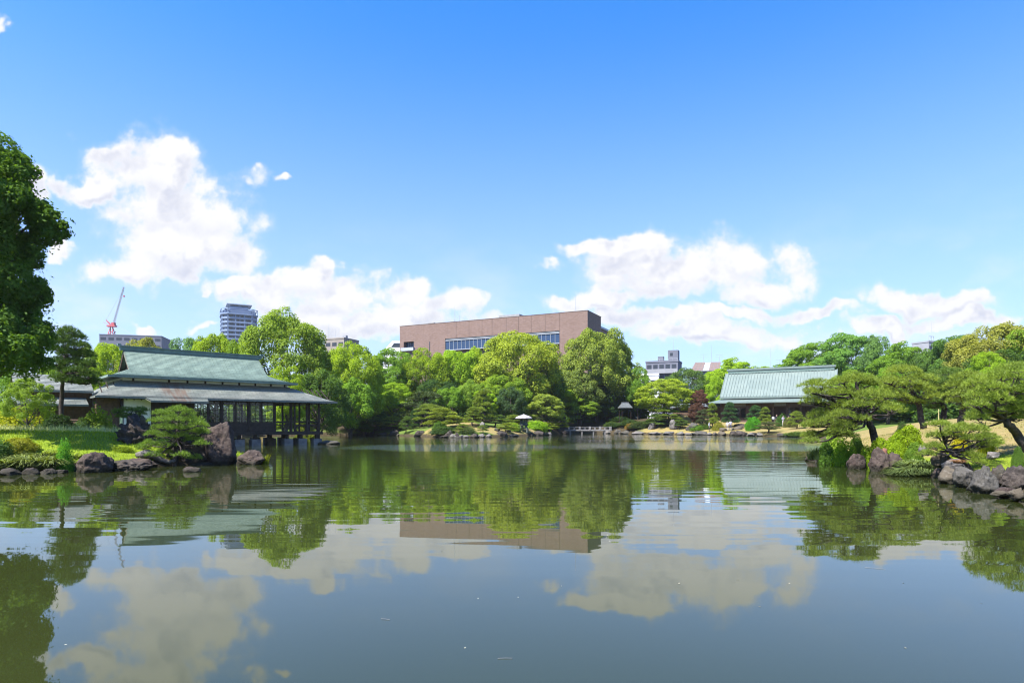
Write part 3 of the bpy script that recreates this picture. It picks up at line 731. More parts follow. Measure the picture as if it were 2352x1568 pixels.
def tea_house():
    root = empty('tea_house', HALL_C + Vector((-0.15, -0.13, 0)), HALL_A, (1.04, 1, 1), label='dark timber tea house with green copper roofs standing over the pond', cat='house')
    zR, zE, V = 7.2, 4.95, 3.4; tg = 16 / 26
    def z_up(t): return zE + (zR - zE) * (1 - t) ** 1.2 - 0.16 * math.sin(math.pi * t) * 0.4
    def uL(t): return -4.75 if t <= tg else -4.75 - 1.45 * (t - tg) / (1 - tg)
    def uR(t): return 4.75 if t <= tg else 4.75 + 1.95 * (t - tg) / (1 - tg)
    lift = lambda t: 0.10 * max(0, (t - 0.75) / 0.25) ** 2       # corners sweep up a little
    def front(t): return (uL(t), -V * t, z_up(t) + lift(t)), (uR(t), -V * t, z_up(t) + lift(t))
    def back(t): return (uR(t), V * t, z_up(t) + lift(t)), (uL(t), V * t, z_up(t) + lift(t))
    def left(t): return (uL(t), V * t, z_up(t) + lift(t)), (uL(t), -V * t, z_up(t) + lift(t))
    def right(t): return (uR(t), -V * t, z_up(t) + lift(t)), (uR(t), V * t, z_up(t) + lift(t))
    mb = MB()
    for fn in (front, back): slope(mb, fn, 26); under(mb, fn, 8, 0.13)
    for fn in (left, right): slope(mb, fn, 10, t0=tg); under(mb, fn, 4, 0.13, t0=tg)
    roof = mb.build('upper_roof', PATINA, root)
    MB().box(-4.95, 4.95, -0.17, 0.17, zR - 0.06, zR + 0.20).box(-5.02, 5.02, -0.23, 0.23, zR + 0.202, zR + 0.27).build('ridge_cap', RIDGE, roof)
    for u in (-5.0, 5.0): MB().box(u - 0.10, u + 0.10, -0.16, 0.16, zR + 0.272, zR + 0.40).build('ridge_end', RIDGE, roof)
    for sgn, u in ((-1, -4.4), (1, 4.4)):
        g = MB().poly([(u, -V * tg * 0.96, z_up(tg) - 0.15), (u, V * tg * 0.96, z_up(tg) - 0.15), (u, 0, zR - 0.2)]).build('gable', WOOD, root)
        b = MB()
        for s in (-1, 1):
            pts = [(u + sgn * 0.3, s * V * tg * k / 8, z_up(tg * k / 8) - 0.15) for k in range(9)]
            for k in range(8): b.bar(pts[k], pts[k+1], 0.06, 0.24)
        b.build('bargeboard', BROWNWOOD, g)
    # lower skirt roof
    def lz(t): return 4.80 - 1.35 * t ** 0.92 + 0.08 * max(0, (t - 0.75) / 0.25) ** 2
    lu = lambda t: -5.3 - 1.8 * t; ru = lambda t: 6.1 + 3.3 * t; lv = lambda t: 2.55 + 2.25 * t
    lf = lambda t: ((lu(t), -lv(t), lz(t)), (ru(t), -lv(t), lz(t)))
    lb = lambda t: ((ru(t), lv(t), lz(t)), (lu(t), lv(t), lz(t)))
    ll = lambda t: ((lu(t), lv(t), lz(t)), (lu(t), -lv(t), lz(t)))
    lr = lambda t: ((ru(t), -lv(t), lz(t)), (ru(t), lv(t), lz(t)))
    mb = MB()
    for fn in (lf, lb, ll, lr): slope(mb, fn, 15); under(mb, fn, 4, 0.11)
    low = mb.build('lower_roof', PATINA_GREY, root)
    jut = lambda t: ((-4.35 + 0.28 * t, -4.72 - 0.62 * t, 3.53 - 0.26 * t), (-0.42 - 0.1 * t, -4.72 - 0.62 * t, 3.53 - 0.26 * t))
    mb = MB(); slope(mb, jut, 4); under(mb, jut, 1, 0.10); mb.build('eave_extension', PATINA_GREY, low)
    # upper clerestory wall
    mb = MB(); mb.box(-5.2, 6.0, -2.62, -2.56, 4.35, 4.95).box(-5.2, 6.0, 2.56, 2.62, 4.35, 4.95).box(-5.26, -5.2, -2.6, 2.6, 4.35, 4.95).box(6.0, 6.06, -2.6, 2.6, 4.35, 4.95)
    cw = mb.build('clerestory_wall', PLASTER, root)
    for u in (-4.6, -2.4, -1.2, 0.0, 1.2, 2.4, 3.6, 4.8, 5.9): MB().box(u - 0.06, u + 0.06, -2.68, -2.625, 4.30, 4.93).build('stud', WOOD, cw)
    MB().box(-5.15, 5.95, -2.55, 2.55, 4.30, 4.34).build('loft_floor', WOOD, root)
    # rafters under the skirt eave
    for k in range(38):
        u = -6.6 + k * 0.42
        MB().bar((u, -2.6, 4.58), (u, -4.7, 3.33), 0.05, 0.07).build('rafter', WOOD, root)
    # floor, beams, posts
    MB().box(-6.9, 8.45, -4.15, 4.0, 0.83, 1.05).build('floor', WOOD, root)
    MB().box(-1.1, 4.6, -3.65, 2.5, 1.054, 1.09).build('tatami', TATAMI, root)
    MB().box(-6.6, 8.3, -3.72, 3.7, 3.62, 3.70).build('ceiling', WOOD, root)
    for u in (-5.46, -3.72, -1.2, 0.76, 2.7, 4.65, 5.95, 6.2, 7.2, 8.2): MB().box(u - 0.065, u + 0.065, -3.965, -3.835, 1.054, 3.618).build('post', WOOD, root)
    for u in (-5.46, -1.2, 0.76, 2.7, 4.65, 6.2, 8.2): MB().box(u - 0.065, u + 0.065, 3.70, 3.83, 1.054, 3.618).build('post', WOOD, root)
    for v in (-2.0, 0.0, 2.0): MB().box(8.135, 8.265, v - 0.065, v + 0.065, 1.054, 3.618).build('post', WOOD, root)
    for v in (-3.9, 3.76): MB().box(-5.4, 8.3, v - 0.05, v + 0.05, 3.40, 3.55).build('beam', WOOD, root)
    # walls
    MB().box(-5.40, -3.79, -3.90, -3.84, 1.054, 3.60).build('white_wall', PLASTER, root)
    MB().box(-3.66, -1.27, -3.90, -3.84, 1.054, 3.60).build('timber_wall', WOOD, root)
    MB().box(-6.85, -5.53, -3.6, -3.54, 1.054, 3.60).build('entry_wall', BROWNWOOD, root)
    MB().box(-6.85, -6.79, -3.5, 3.6, 1.054, 3.60).build('end_wall', BROWNWOOD, root)
    MB().box(-6.75, -1.3, 2.55, 2.61, 1.054, 3.60).build('rear_wall', PLASTER, root)
    MB().box(-1.30, -1.24, -3.8, 2.5, 1.094, 3.60).build('partition', WOOD, root)
    MB().box(-1.13, 4.585, -3.90, -3.86, 1.054, 1.76).build('wainscot', WOOD, root)
    MB().box(-1.13, 4.585, 2.56, 2.60, 1.054, 1.50).build('wainscot', WOOD, root)
    for (a, b) in ((-1.13, -0.17), (-0.17, 0.69), (0.83, 1.76), (1.76, 2.63), (2.77, 3.66), (3.66, 4.58)):
        lattice_window(root, a, b, -3.88, 1.763, 3.395, 2, 5)
        lattice_window(root, a, b, 2.58, 1.503, 3.395, 2, 5)
    # open veranda at the right end
    bays = ((4.72, 5.88), (6.27, 7.13), (7.27, 8.13))
    for a, b in bays:
        MB().box(a, b, -3.94, -3.86, 1.85, 1.92).build('hand_rail', WOOD, root)
        MB().box(a, b, -3.93, -3.87, 1.58, 1.64).build('hand_rail', WOOD, root)
    for a, b in bays[1:]: rail_panel(root, a, b, -3.90, 1.056, 1.576).build('rail_panel', WOOD, root)
    for a, b in ((4.72, 6.13), (6.27, 8.13)): MB().box(a, b, 3.73, 3.80, 1.82, 1.89).build('hand_rail', WOOD, root)
    for a, b in ((-3.83, -2.07), (-1.93, -0.07), (0.07, 1.93), (2.07, 3.69)): MB().box(8.17, 8.24, a, b, 1.82, 1.89).build('hand_rail', WOOD, root)
    # piers in the water
    for u in (0.6, 2.0, 3.2, 5.67, 6.8, 8.05):
        for v in (-3.75, -0.2, 3.4):
            p = MB().box(u - 0.34, u + 0.34, v - 0.34, v + 0.34, -0.9, 0.48).build('pier', CONCRETE, root)
            MB().box(u - 0.09, u + 0.09, v - 0.09, v + 0.09, 0.483, 0.827).build('stub_post', WOOD, p)
    MB().box(-6.6, 0.1, -3.6, 3.6, -0.6, 0.82).build('foundation', ROCK_DARK, root)
    # entrance wing on the left
    mb = MB(); wf = lambda t: ((-11.0, -0.6 - 2.3 * t, 5.05 - 1.15 * t), (-6.9, -0.6 - 2.3 * t, 5.05 - 1.15 * t)); wb = lambda t: ((-6.9, -0.6 + 2.3 * t, 5.05 - 1.15 * t), (-11.0, -0.6 + 2.3 * t, 5.05 - 1.15 * t))
    for fn in (wf, wb): slope(mb, fn, 12); under(mb, fn, 2, 0.12)
    mb.build('wing_roof', PATINA_GREY, root)
    MB().box(-10.6, -6.92, -2.4, -2.34, 0.9, 3.85).build('wing_wall', BROWNWOOD, root)
    MB().box(-10.62, -10.56, -2.3, 1.4, 0.9, 3.85).build('wing_wall', BROWNWOOD, root)
    for u in (-10.5, -9.2, -7.9): MB().box(u - 0.06, u + 0.06, -2.46, -2.405, 0.9, 3.85).build('wing_post', BROWNWOOD, root)
    mb = MB(); pf = lambda t: ((-10.9, -2.5 - 1.3 * t, 3.45 - 0.5 * t), (-7.3, -2.5 - 1.3 * t, 3.45 - 0.5 * t)); slope(mb, pf, 6); under(mb, pf, 1, 0.1)
    mb.build('wing_canopy', PATINA_GREY, root)
tea_house()

def board_fence():
    a = Vector((-28.6, 38.9, 0)); b = Vector((-24.6, 38.2, 0)); d = (b - a); L = d.length; an = math.atan2(d.y, d.x); z = gz(-26.5, 38.5)
    root = empty('board_fence', (a.x, a.y, z), an, label='low brown board fence beside the tea house entrance', cat='fence')
    n = 20; bw = L / n; me = MB().box(0.008, bw - 0.008, -0.012, 0.012, 0.06, 1.05).mesh('board', [BROWNWOOD])
    for k in range(n): link('board', me, root, (k * bw, 0, RNG.uniform(-0.01, 0.01)))
    for zz in (0.3, 1.075): MB().box(-0.05, L + 0.05, -0.055, -0.015, zz - 0.035, zz + 0.035).build('rail', BROWNWOOD, root)
    for k in range(4):
        x = L * k / 3; MB().box(x - 0.05, x + 0.05, 0.015, 0.10, -0.3, 1.15).build('post', BROWNWOOD, root)
board_fence()

def notice_board():
    p = at(278, 975, 33.0); z = gz(p.x, p.y)
    root = empty('notice_post', (p.x, p.y, z), R(20), label='pale green post with a white notice panel by the white wall', cat='sign')
    MB().box(-0.06, 0.06, -0.05, 0.05, -0.3, 1.35).build('post', GREENPOST, root)
    MB().box(0.22, 0.52, -0.02, 0.02, 0.35, 0.95).build('panel', WHITE, root)
    MB().box(0.062, 0.22, -0.015, 0.015, 0.86, 0.92).box(0.062, 0.22, -0.015, 0.015, 0.38, 0.44).build('bracket', WOOD, root)
notice_board()

# ------------------------------------------------------------------ memorial hall on the far right shore
H2C = Vector((48.5, 113.5, 0)); H2A = R(-30)
def memorial_hall():
    g0 = gz(46, 108); root = empty('memorial_hall', (H2C.x, H2C.y, 0), H2A, label='long hall with pale green seamed copper roof on the far right shore', cat='house')
    zR, zE = 11.3, 6.65
    fr = lambda t: ((-9.4, -5.3 * t, zR - (zR - zE) * t), (9.4, -5.3 * t, zR - (zR - zE) * t)); bk = lambda t: ((9.4, 5.3 * t, zR - (zR - zE) * t), (-9.4, 5.3 * t, zR - (zR - zE) * t))
    mb = MB()
    for fn in (fr, bk): slope(mb, fn, 3, 0.0); under(mb, fn, 1, 0.32)
    for u in (-9.4, 9.4): mb.add([(u, -5.3, zE - 0.32), (u, -5.3, zE), (u, 0, zR), (u, 0, zR - 0.32)], [(0, 1, 2, 3)]); mb.add([(u, 5.3, zE - 0.32), (u, 5.3, zE), (u, 0, zR), (u, 0, zR - 0.32)], [(0, 1, 2, 3)])
    roof = mb.build('main_roof', PATINA_SEAM, root)
    mb = MB(); n = 36
    for k in range(n + 1):
        u = -9.34 + 18.68 * k / n
        mb.bar((u, -0.05, zR + 0.02), (u, -5.3, zE + 0.03), 0.09, 0.13); mb.bar((u, 0.05, zR + 0.02), (u, 5.3, zE + 0.03), 0.09, 0.13)
    tag(mb.build('standing_seam', PATINA_SEAM, roof), kind='stuff')
    MB().box(-8.9, 8.9, -0.30, 0.30, zR - 0.10, zR + 0.42).build('ridge_base', RIDGE, roof)
    MB().box(-9.1, 9.1, -0.42, 0.42, zR + 0.423, zR + 0.78).build('ridge_cap', PATINA_SEAM, roof)
    for u in (-8.9, 8.9): MB().poly([(u, -3.9, zE - 0.4), (u, 3.9, zE - 0.4), (u, 0, zR - 0.35)]).build('gable', WOOD, root)
    lf = lambda t: ((-9.2 - 2.0 * t, -4.6 - 2.5 * t, 6.30 - 0.70 * t), (9.2 + 2.0 * t, -4.6 - 2.5 * t, 6.30 - 0.70 * t)); lb = lambda t: ((9.2 + 2 * t, 4.6 + 2.5 * t, 6.30 - 0.70 * t), (-9.2 - 2 * t, 4.6 + 2.5 * t, 6.30 - 0.70 * t))
    ll = lambda t: ((-9.2 - 2 * t, 4.6 + 2.5 * t, 6.3 - .7 * t), (-9.2 - 2 * t, -4.6 - 2.5 * t, 6.3 - .7 * t)); lr = lambda t: ((9.2 + 2 * t, -4.6 - 2.5 * t, 6.3 - .7 * t), (9.2 + 2 * t, 4.6 + 2.5 * t, 6.3 - .7 * t))
    mb = MB()
    for fn in (lf, lb, ll, lr): slope(mb, fn, 5, 0.015); under(mb, fn, 1, 0.14)
    mb.build('lower_roof', PATINA_SEAM, root)
    MB().box(-9.0, 9.0, -3.9, -3.84, 5.9, 6.62).build('clerestory_wall', WOOD, root)
    MB().box(-9.6, 9.6, -5.6, 4.2, g0 - 0.6, 2.15).build('stone_base', CONCRETE, root)
    MB().box(-9.4, 9.4, -5.4, 4.0, 2.153, 2.35).build('floor', BROWNWOOD, root)
    MB().box(-9.3, 9.3, -2.4, -2.3, 2.354, 5.85).build('rear_screen', BROWNWOOD, root)
    MB().box(-9.3, 9.3, -5.3, 4.0, 5.70, 5.76).build('ceiling', BROWNWOOD, root)
    for u in (-9.2, 9.2): MB().box(u - 0.05, u + 0.05, -5.0, 3.9, 2.354, 5.69).build('end_wall', BROWNWOOD, root)
    us = [-9.2, -7.0, -4.8, -2.6, -0.4, 1.8, 4.0, 6.2, 9.2]
    for u in us: MB().box(u - 0.10, u + 0.10, -5.26, -5.06, 2.354, 5.69).build('post', BROWNWOOD, root)
    MB().box(-9.1, 9.1, -5.22, -5.10, 4.75, 4.92).build('lintel', BROWNWOOD, root)
    for a, b, kind in ((-7.0, -4.8, 'pale'), (-2.6, -0.4, 'wood'), (-0.4, 1.8, 'pale'), (4.0, 6.2, 'pale'), (1.8, 4.0, 'wood'), (-9.2, -7.0, 'wood'), (-4.8, -2.6, 'wood'), (6.2, 9.2, 'wood')):
        MB().box(a + 0.12, b - 0.12, -5.18, -5.14, 4.93, 5.5).build('transom', PALEWOOD if kind == 'pale' else BROWNWOOD, root)
    for a, b in ((-6.9, -5.9), (-5.85, -4.9), (1.9, 2.9), (2.95, 3.9), (6.3, 7.6), (7.65, 9.1)):
        w = MB().box(a, a + 0.06, -5.18, -5.12, 2.354, 4.74).box(b - 0.06, b, -5.18, -5.12, 2.354, 4.74).box(a + .06, b - .06, -5.18, -5.12, 2.354, 2.9).box(a + .06, b - .06, -5.18, -5.12, 4.66, 4.74).build('sliding_door', BROWNWOOD, root)
        MB().box(a + .06, b - .06, -5.155, -5.145, 2.9, 4.66).build('pane', GLASS, w)
    for a, b in ((-9.1, -7.1), (-4.7, -2.7)): MB().box(a, b, -5.18, -5.12, 2.354, 4.74).build('wall_panel', BROWNWOOD, root)
    # side corridor running off to the left
    mb = MB(); cf = lambda t: ((-19.0, -0.5 - 3.0 * t, 5.75 - 0.7 * t), (-9.4, -0.5 - 3.0 * t, 5.75 - 0.7 * t)); slope(mb, cf, 5, 0.015); under(mb, cf, 1, 0.14); mb.build('corridor_roof', TILE_GREY, root)
    MB().box(-18.6, -9.4, -2.9, -2.84, g0 - 0.5, 5.2).build('corridor_wall', BROWNWOOD, root)
memorial_hall()

# ------------------------------------------------------------------ garden furniture of the far shore
def footbridge():
    d = 112.5; x0 = gx(1297, d); x1 = gx(1402, d); L = x1 - x0; zd = 0.80
    root = empty('footbridge', (x0, d, 0), 0, label='low pale footbridge with post-and-rail sides between far shore rocks', cat='bridge')
    n = 26; w = L / n; me = MB().box(0.01, w - 0.01, -0.75, 0.75, -0.05, 0.03).mesh('plank', [PALEWOOD])
    for k in range(n): link('plank', me, root, (k * w, 0, zd + RNG.uniform(-0.006, 0.006)))
    for s in (-0.72, 0.72):
        MB().box(-0.1, L + 0.1, s - 0.07, s + 0.07, zd - 0.22, zd - 0.055).build('beam', PALEWOOD, root)
        MB().box(L * 0.08, L, s - 0.05, s + 0.05, zd + 0.36, zd + 0.44).build('rail', PALEWOOD, root)
        for k in range(5):
            x = L * (0.1 + 0.9 * k / 4)
            MB().box(x - 0.09, x + 0.09, s - 0.09, s + 0.09, zd - 0.1, zd + 0.50).build('post', PALEWOOD, root)
            MB().add([(x - .09, s - .09, zd + .503), (x + .09, s - .09, zd + .503), (x + .09, s + .09, zd + .503), (x - .09, s + .09, zd + .503), (x, s, zd + .56)], [(0, 1, 4), (1, 2, 4), (2, 3, 4), (3, 0, 4)]).build('post_cap', PALEWOOD, root)
            if k < 4: MB().box(x + L * .1125 - .05, x + L * .1125 + .05, s - .045, s + .045, zd + 0.03, zd + .358).build('baluster', PALEWOOD, root)
    for k in range(4):
        x = L * (0.12 + 0.25 * k)
        for s in (-0.6, 0.6): MB().box(x - 0.10, x + 0.10, s - 0.1, s + 0.1, -0.9, zd - 0.225).build('pile', CONCRETE, root)
footbridge()

def lathe(prof, n=24, closed=True):
    V = []; F = []
    for r, z in prof:
        for k in range(n): t = 2 * math.pi * k / n; V.append((r * math.cos(t), r * math.sin(t), z))
    for i in range(len(prof) - 1):
        for k in range(n): F.append((i*n+k, i*n+(k+1)%n, (i+1)*n+(k+1)%n, (i+1)*n+k))
    F.append(tuple(range(n-1, -1, -1))); F.append(tuple((len(prof)-1)*n + k for k in range(n)))
    return V, F
STONE_DARK = simple('dark_mossy_stone', (0.05, 0.058, 0.052), (0.10, 0.11, 0.095), 5, 0.9, 0.01, 20)
STONE_PALE = simple('pale_granite', (0.25, 0.23, 0.23), (0.33, 0.31, 0.31), 4, 0.9, 0.008, 25)
def stone_lantern():
    p = at(1203, 984, 92.5); z = gz(p.x, p.y) - 0.02
    root = empty('stone_lantern', (p.x, p.y, z), R(12), label='snow-viewing stone lantern with a wide pale roof and arched legs', cat='lantern')
    H = (EYE + (HZ - 951.5) * K * 92.5) - z; s = H / 2.1
    V, F = lathe([(0.62 * s, 1.62 * s), (1.02 * s, 1.60 * s), (1.03 * s, 1.66 * s), (0.90 * s, 1.80 * s), (0.62 * s, 1.93 * s), (0.30 * s, 2.02 * s), (0.12 * s, 2.06 * s), (0.11 * s, 2.12 * s), (0.02 * s, 2.16 * s)], 12)
    MB().add(V, F).build('roof', STONE_PALE, root, smooth=False)
    b = MB(); r = 0.40 * s
    for k in range(6):
        a = math.pi / 3 * k; x, y = r * math.cos(a), r * math.sin(a); b.bar((x, y, 0.96 * s), (x, y, 1.595 * s), 0.12 * s, 0.12 * s)
        a2 = a + math.pi / 3; x2, y2 = r * math.cos(a2), r * math.sin(a2)
        b.bar((x, y, 1.06 * s), (x2, y2, 1.06 * s), 0.09 * s, 0.2 * s); b.bar((x, y, 1.53 * s), (x2, y2, 1.53 * s), 0.09 * s, 0.13 * s)
    b.build('light_box', STONE_DARK, root)
    V, F = lathe([(0.36 * s, 0.72 * s), (0.54 * s, 0.78 * s), (0.58 * s, 0.90 * s), (0.50 * s, 0.955 * s)], 12); MB().add(V, F).build('platform', STONE_DARK, root)
    for k in range(4):
        a = math.pi / 2 * k + 0.5; c, sn = math.cos(a), math.sin(a)
        MB().tube([(0.30 * s * c, 0.30 * s * sn, 0.72 * s), (0.48 * s * c, 0.48 * s * sn, 0.55 * s), (0.56 * s * c, 0.56 * s * sn, 0.28 * s), (0.60 * s * c, 0.60 * s * sn, -0.1)], [0.13 * s, 0.12 * s, 0.10 * s, 0.12 * s], 7).build('leg', STONE_DARK, root)
stone_lantern()

def garden_hut():
    p = at(1436, 945, 119); z = gz(p.x, p.y); root = empty('garden_hut', (p.x, p.y, z), R(8), (0.72, 0.72, 1), label='small open hut with grey hipped roof among dark trees', cat='hut')
    zt = EYE + (HZ - 925) * K * 119 - z; ze = EYE + (HZ - 936) * K * 119 - z
    mb = MB()
    fr = lambda t: ((-0.9 - 0.65 * t, -1.5 * t, zt + (ze - zt) * t), (0.9 + 0.65 * t, -1.5 * t, zt + (ze - zt) * t)); bk = lambda t: ((0.9 + .65 * t, 1.5 * t, zt + (ze - zt) * t), (-0.9 - .65 * t, 1.5 * t, zt + (ze - zt) * t))
    lf = lambda t: ((-0.9 - .65 * t, 1.5 * t, zt + (ze - zt) * t), (-0.9 - .65 * t, -1.5 * t, zt + (ze - zt) * t)); rt = lambda t: ((0.9 + .65 * t, -1.5 * t, zt + (ze - zt) * t), (0.9 + .65 * t, 1.5 * t, zt + (ze - zt) * t))
    for fn in (fr, bk, lf, rt): slope(mb, fn, 7, 0.02); under(mb, fn, 1, 0.1)
    mb.build('roof', simple('dull_hut_tile', (0.075, 0.085, 0.09), (0.115, 0.125, 0.13), 3, 0.7), root)
    MB().box(-1.0, 1.0, -0.1, 0.1, zt - 0.02, zt + 0.12).build('ridge_cap', TILE_GREY, root)
    for sx in (-1.2, 1.2):
        for sy in (-1.1, 1.1): MB().box(sx - .06, sx + .06, sy - .06, sy + .06, -0.3, ze).build('post', WOOD, root)
    MB().box(-1.1, 1.1, 0.6, 0.9, 0.35, 0.42).build('bench', WOOD, root)
    MB().box(-1.14, 1.14, -1.13, -1.07, 0.5, 0.6).build('rail', BROWNWOOD, root)
garden_hut()

# ------------------------------------------------------------------ city behind the garden
def brick_mat():
    m, t, out = new_mat('brown_brick_tile')
    co = obj_co(t)
    sx, sy, sz = t.n('ShaderNodeSeparateXYZ', {0: co}).outputs
    uv = t.n('ShaderNodeCombineXYZ', {0: t.m('ADD', sx, sy), 1: sz, 2: 0.0}).outputs[0]
    br = t.n('ShaderNodeTexBrick', {'Vector': uv, 'Color1': (0.159, 0.105, 0.087, 1), 'Color2': (0.202, 0.138, 0.118, 1), 'Mortar': (0.135, 0.095, 0.083, 1), 'Scale': 1.0, 'Mortar Size': 0.012, 'Brick Width': 0.62, 'Row Height': 0.22})
    n = t.noise(co, 0.35, 5, 0.6); n2 = t.noise(t.vm('MULTIPLY', co, (2.2, 2.2, 0.12)), 1.0, 4, 0.6)
    c = t.mix(t.m('MULTIPLY', t.step(n, 0.35, 0.7), 0.35), br.outputs[0], (0.215, 0.150, 0.131, 1))
    c = t.mix(t.m('MULTIPLY', t.step(n2, 0.5, 0.75), 0.30), c, (0.122, 0.080, 0.066, 1))
    b = principled(t, out, Base_Color=c, Roughness=0.85); b.inputs['Specular IOR Level'].default_value = 0.2
    return m
BRICK = brick_mat()
ALU = simple('aluminium_frame', (0.27, 0.29, 0.33), (0.33, 0.35, 0.39), 0.6, 0.4)
GREYROOF = simple('roof_plant_grey', (0.2, 0.2, 0.21), (0.26, 0.26, 0.27), 1, 0.7)
JOINT = simple('dark_joint_sealant', (0.085, 0.058, 0.05), (0.11, 0.075, 0.065), 1, 0.8)
def brown_building():
    root = empty('brick_office_block', (18.1, 149.8, 0), math.atan2(24.2, -49.3), label='huge brown brick block with a long blue window band above the trees', cat='building')
    T = 29.0; L = 54.9
    MB().box(0, 7.2, -10.2, 0, -1, T).build('wall_bay', BRICK, root)
    MB().box(7.203, 40.1, -10.2, 0, 24.7, T - 0.02).build('wall_bay', BRICK, root)
    MB().box(7.203, 40.1, -10.2, -0.9, -1, 21.5).build('wall_bay', BRICK, root)
    b = MB().box(40.103, 50.2, -10.2, 0, -1, T - 0.01).box(53.6, L, -10.2, 0, -1, T - 0.01).box(50.203, 53.597, -10.2, 0, 24.6, T - 0.012).box(50.203, 53.597, -10.2, 0, -1, 22.2); b.build('wall_bay', BRICK, root)
    MB().box(7.25, 40.05, -10.1, -0.8, 21.52, 24.68).build('window_backing', DARKGLASS, root)
    n = 27; w = 32.8 / n; pane = MB().box(0.05, w - 0.05, -0.30, -0.27, 21.72, 24.05).mesh('pane', [BLUEGLASS]); mul = MB().box(-0.04, 0.04, -0.32, -0.18, 21.72, 24.05).mesh('mullion', [ALU])
    for k in range(n): link('pane', pane, root, (7.25 + k * w, 0, 0))
    for k in range(n + 1): link('mullion', mul, root, (7.25 + k * w, 0, 0))
    for z0, z1 in ((21.52, 21.715), (24.055, 24.25), (24.40, 24.50), (24.60, 24.69)): MB().box(7.21, 40.09, -0.36, -0.10, z0, z1).build('window_rail', ALU, root)
    MB().box(7.21, 40.09, -0.50, -0.40, 24.05, 24.69).build('blind_box', STEEL, root)
    for k in range(1, 9):
        x = 7.2 + 32.9 * k / 9 + RNG.uniform(-0.4, 0.4); MB().box(x - 0.05, x + 0.05, 0.003, 0.02, 24.75, T - 0.05).build('joint_cover', JOINT, root)
    MB().box(7.17, 7.23, 0.003, 0.08, 2, T - 0.03).build('corner_trim', BRICK, root)
    MB().box(50.25, 53.55, -1.2, -1.1, 22.22, 24.58).build('balcony_window', BLUEGLASS, root)
    for x in (51.0, 51.9, 52.7): MB().box(x - .04, x + .04, -1.09, -1.0, 22.22, 24.58).build('mullion', ALU, root)
    MB().box(49.9, 54.1, 0.003, 0.75, 22.0, 22.12).box(49.9, 54.1, 0.68, 0.76, 22.123, 22.9).box(49.9, 49.98, 0.003, 0.678, 22.123, 22.9).build('balcony', STEEL, root)
    MB().box(44.9, 45.15, 0.003, 0.02, 19.6, 24.2).build('slit_window', DARKGLASS, root)
    MB().box(-0.06, 7.26, -10.26, 0.05, T + 0.003, T + 0.10).box(40.05, L + 0.06, -10.26, 0.05, T - 0.003, T + 0.085).box(7.263, 40.047, -10.26, 0.045, T - 0.017, T + 0.08).build('coping', simple('coping', (0.1, 0.07, 0.06), (0.12, 0.085, 0.075), 1, 0.8), root)
    MB().box(0.5, 14, -22, -10.21, -1, 26.3).build('rear_wing', BRICK, root)
    MB().box(0.2, 14.2, -22.3, -10.205, 26.303, 26.8).build('rear_parapet', STEEL, root)
    MB().box(20, 26, -8, -4, T, T + 1.4).build('plant_room', GREYROOF, root)
    MB().box(46, 48, -6, -3.5, T, T + 1.0).build('vent_box', GREYROOF, root)
    # roof rail, masts and aerials
    r = MB()
    for k in range(9): x = 32 + k * 1.5; r.bar((x, -1.2, T), (x, -1.2, T + 0.9), 0.05)
    r.bar((32, -1.2, T + .9), (44, -1.2, T + .9), 0.05).bar((32, -1.2, T + .45), (44, -1.2, T + .45), 0.04); r.build('roof_rail', STEEL, root)
    for x, h in ((38.0, 4.6), (3.6, 4.6)): MB().tube([(x, -1.5, T), (x, -1.5, T + h * .6), (x, -1.5, T + h)], [0.07, 0.05, 0.02], 6).build('mast', STEEL, root)
    a = MB().tube([(36.5, -1.5, T), (36.5, -1.5, T + 1.9)], 0.05, 6); a.bar((35.8, -1.5, T + 1.85), (37.2, -1.5, T + 1.85), 0.05); a.build('aerial', STEEL, root)
brown_building()

def plain_building(name, c, rz, wx, wy, h, mat, label, floors=0, fh=3.0, glass=DARKGLASS, ztop_skip=1.2, z_from=0.0, cols=6, win_h=1.3, parapet=None):
    root = empty(name, c, rz, label=label, cat='building', group='city buildings behind the trees')
    MB().box(-wx/2, wx/2, 0, wy, -1, h).build('wall', mat, root)
    MB().box(-wx/2 - .12, wx/2 + .12, -.12, wy + .12, h + 0.003, h + 0.5).build('parapet', parapet or mat, root)
    cw = wx / cols; me = MB().box(cw * .15, cw * .85, -0.05, 0.03, 0, win_h).mesh('window', [glass])
    for f in range(floors):
        z = h - ztop_skip - win_h - f * fh
        if z < z_from: break
        for k in range(cols): link('window', me, root, (-wx/2 + k * cw, -0.003, z))
    return root
GREYCONC = simple('grey_render', (0.115, 0.12, 0.155), (0.145, 0.15, 0.185), 0.4, 0.8)
BEIGE = simple('beige_render', (0.21, 0.18, 0.155), (0.25, 0.22, 0.19), 0.4, 0.8)
PALEGREY = simple('pale_grey_render', (0.22, 0.225, 0.25), (0.27, 0.275, 0.30), 0.4, 0.8)
TOWERBLUE = simple('tower_cladding', (0.115, 0.16, 0.26), (0.135, 0.18, 0.29), 0.3, 0.7)
TOWERPALE = simple('tower_parapet', (0.19, 0.25, 0.36), (0.22, 0.28, 0.40), 0.3, 0.7)

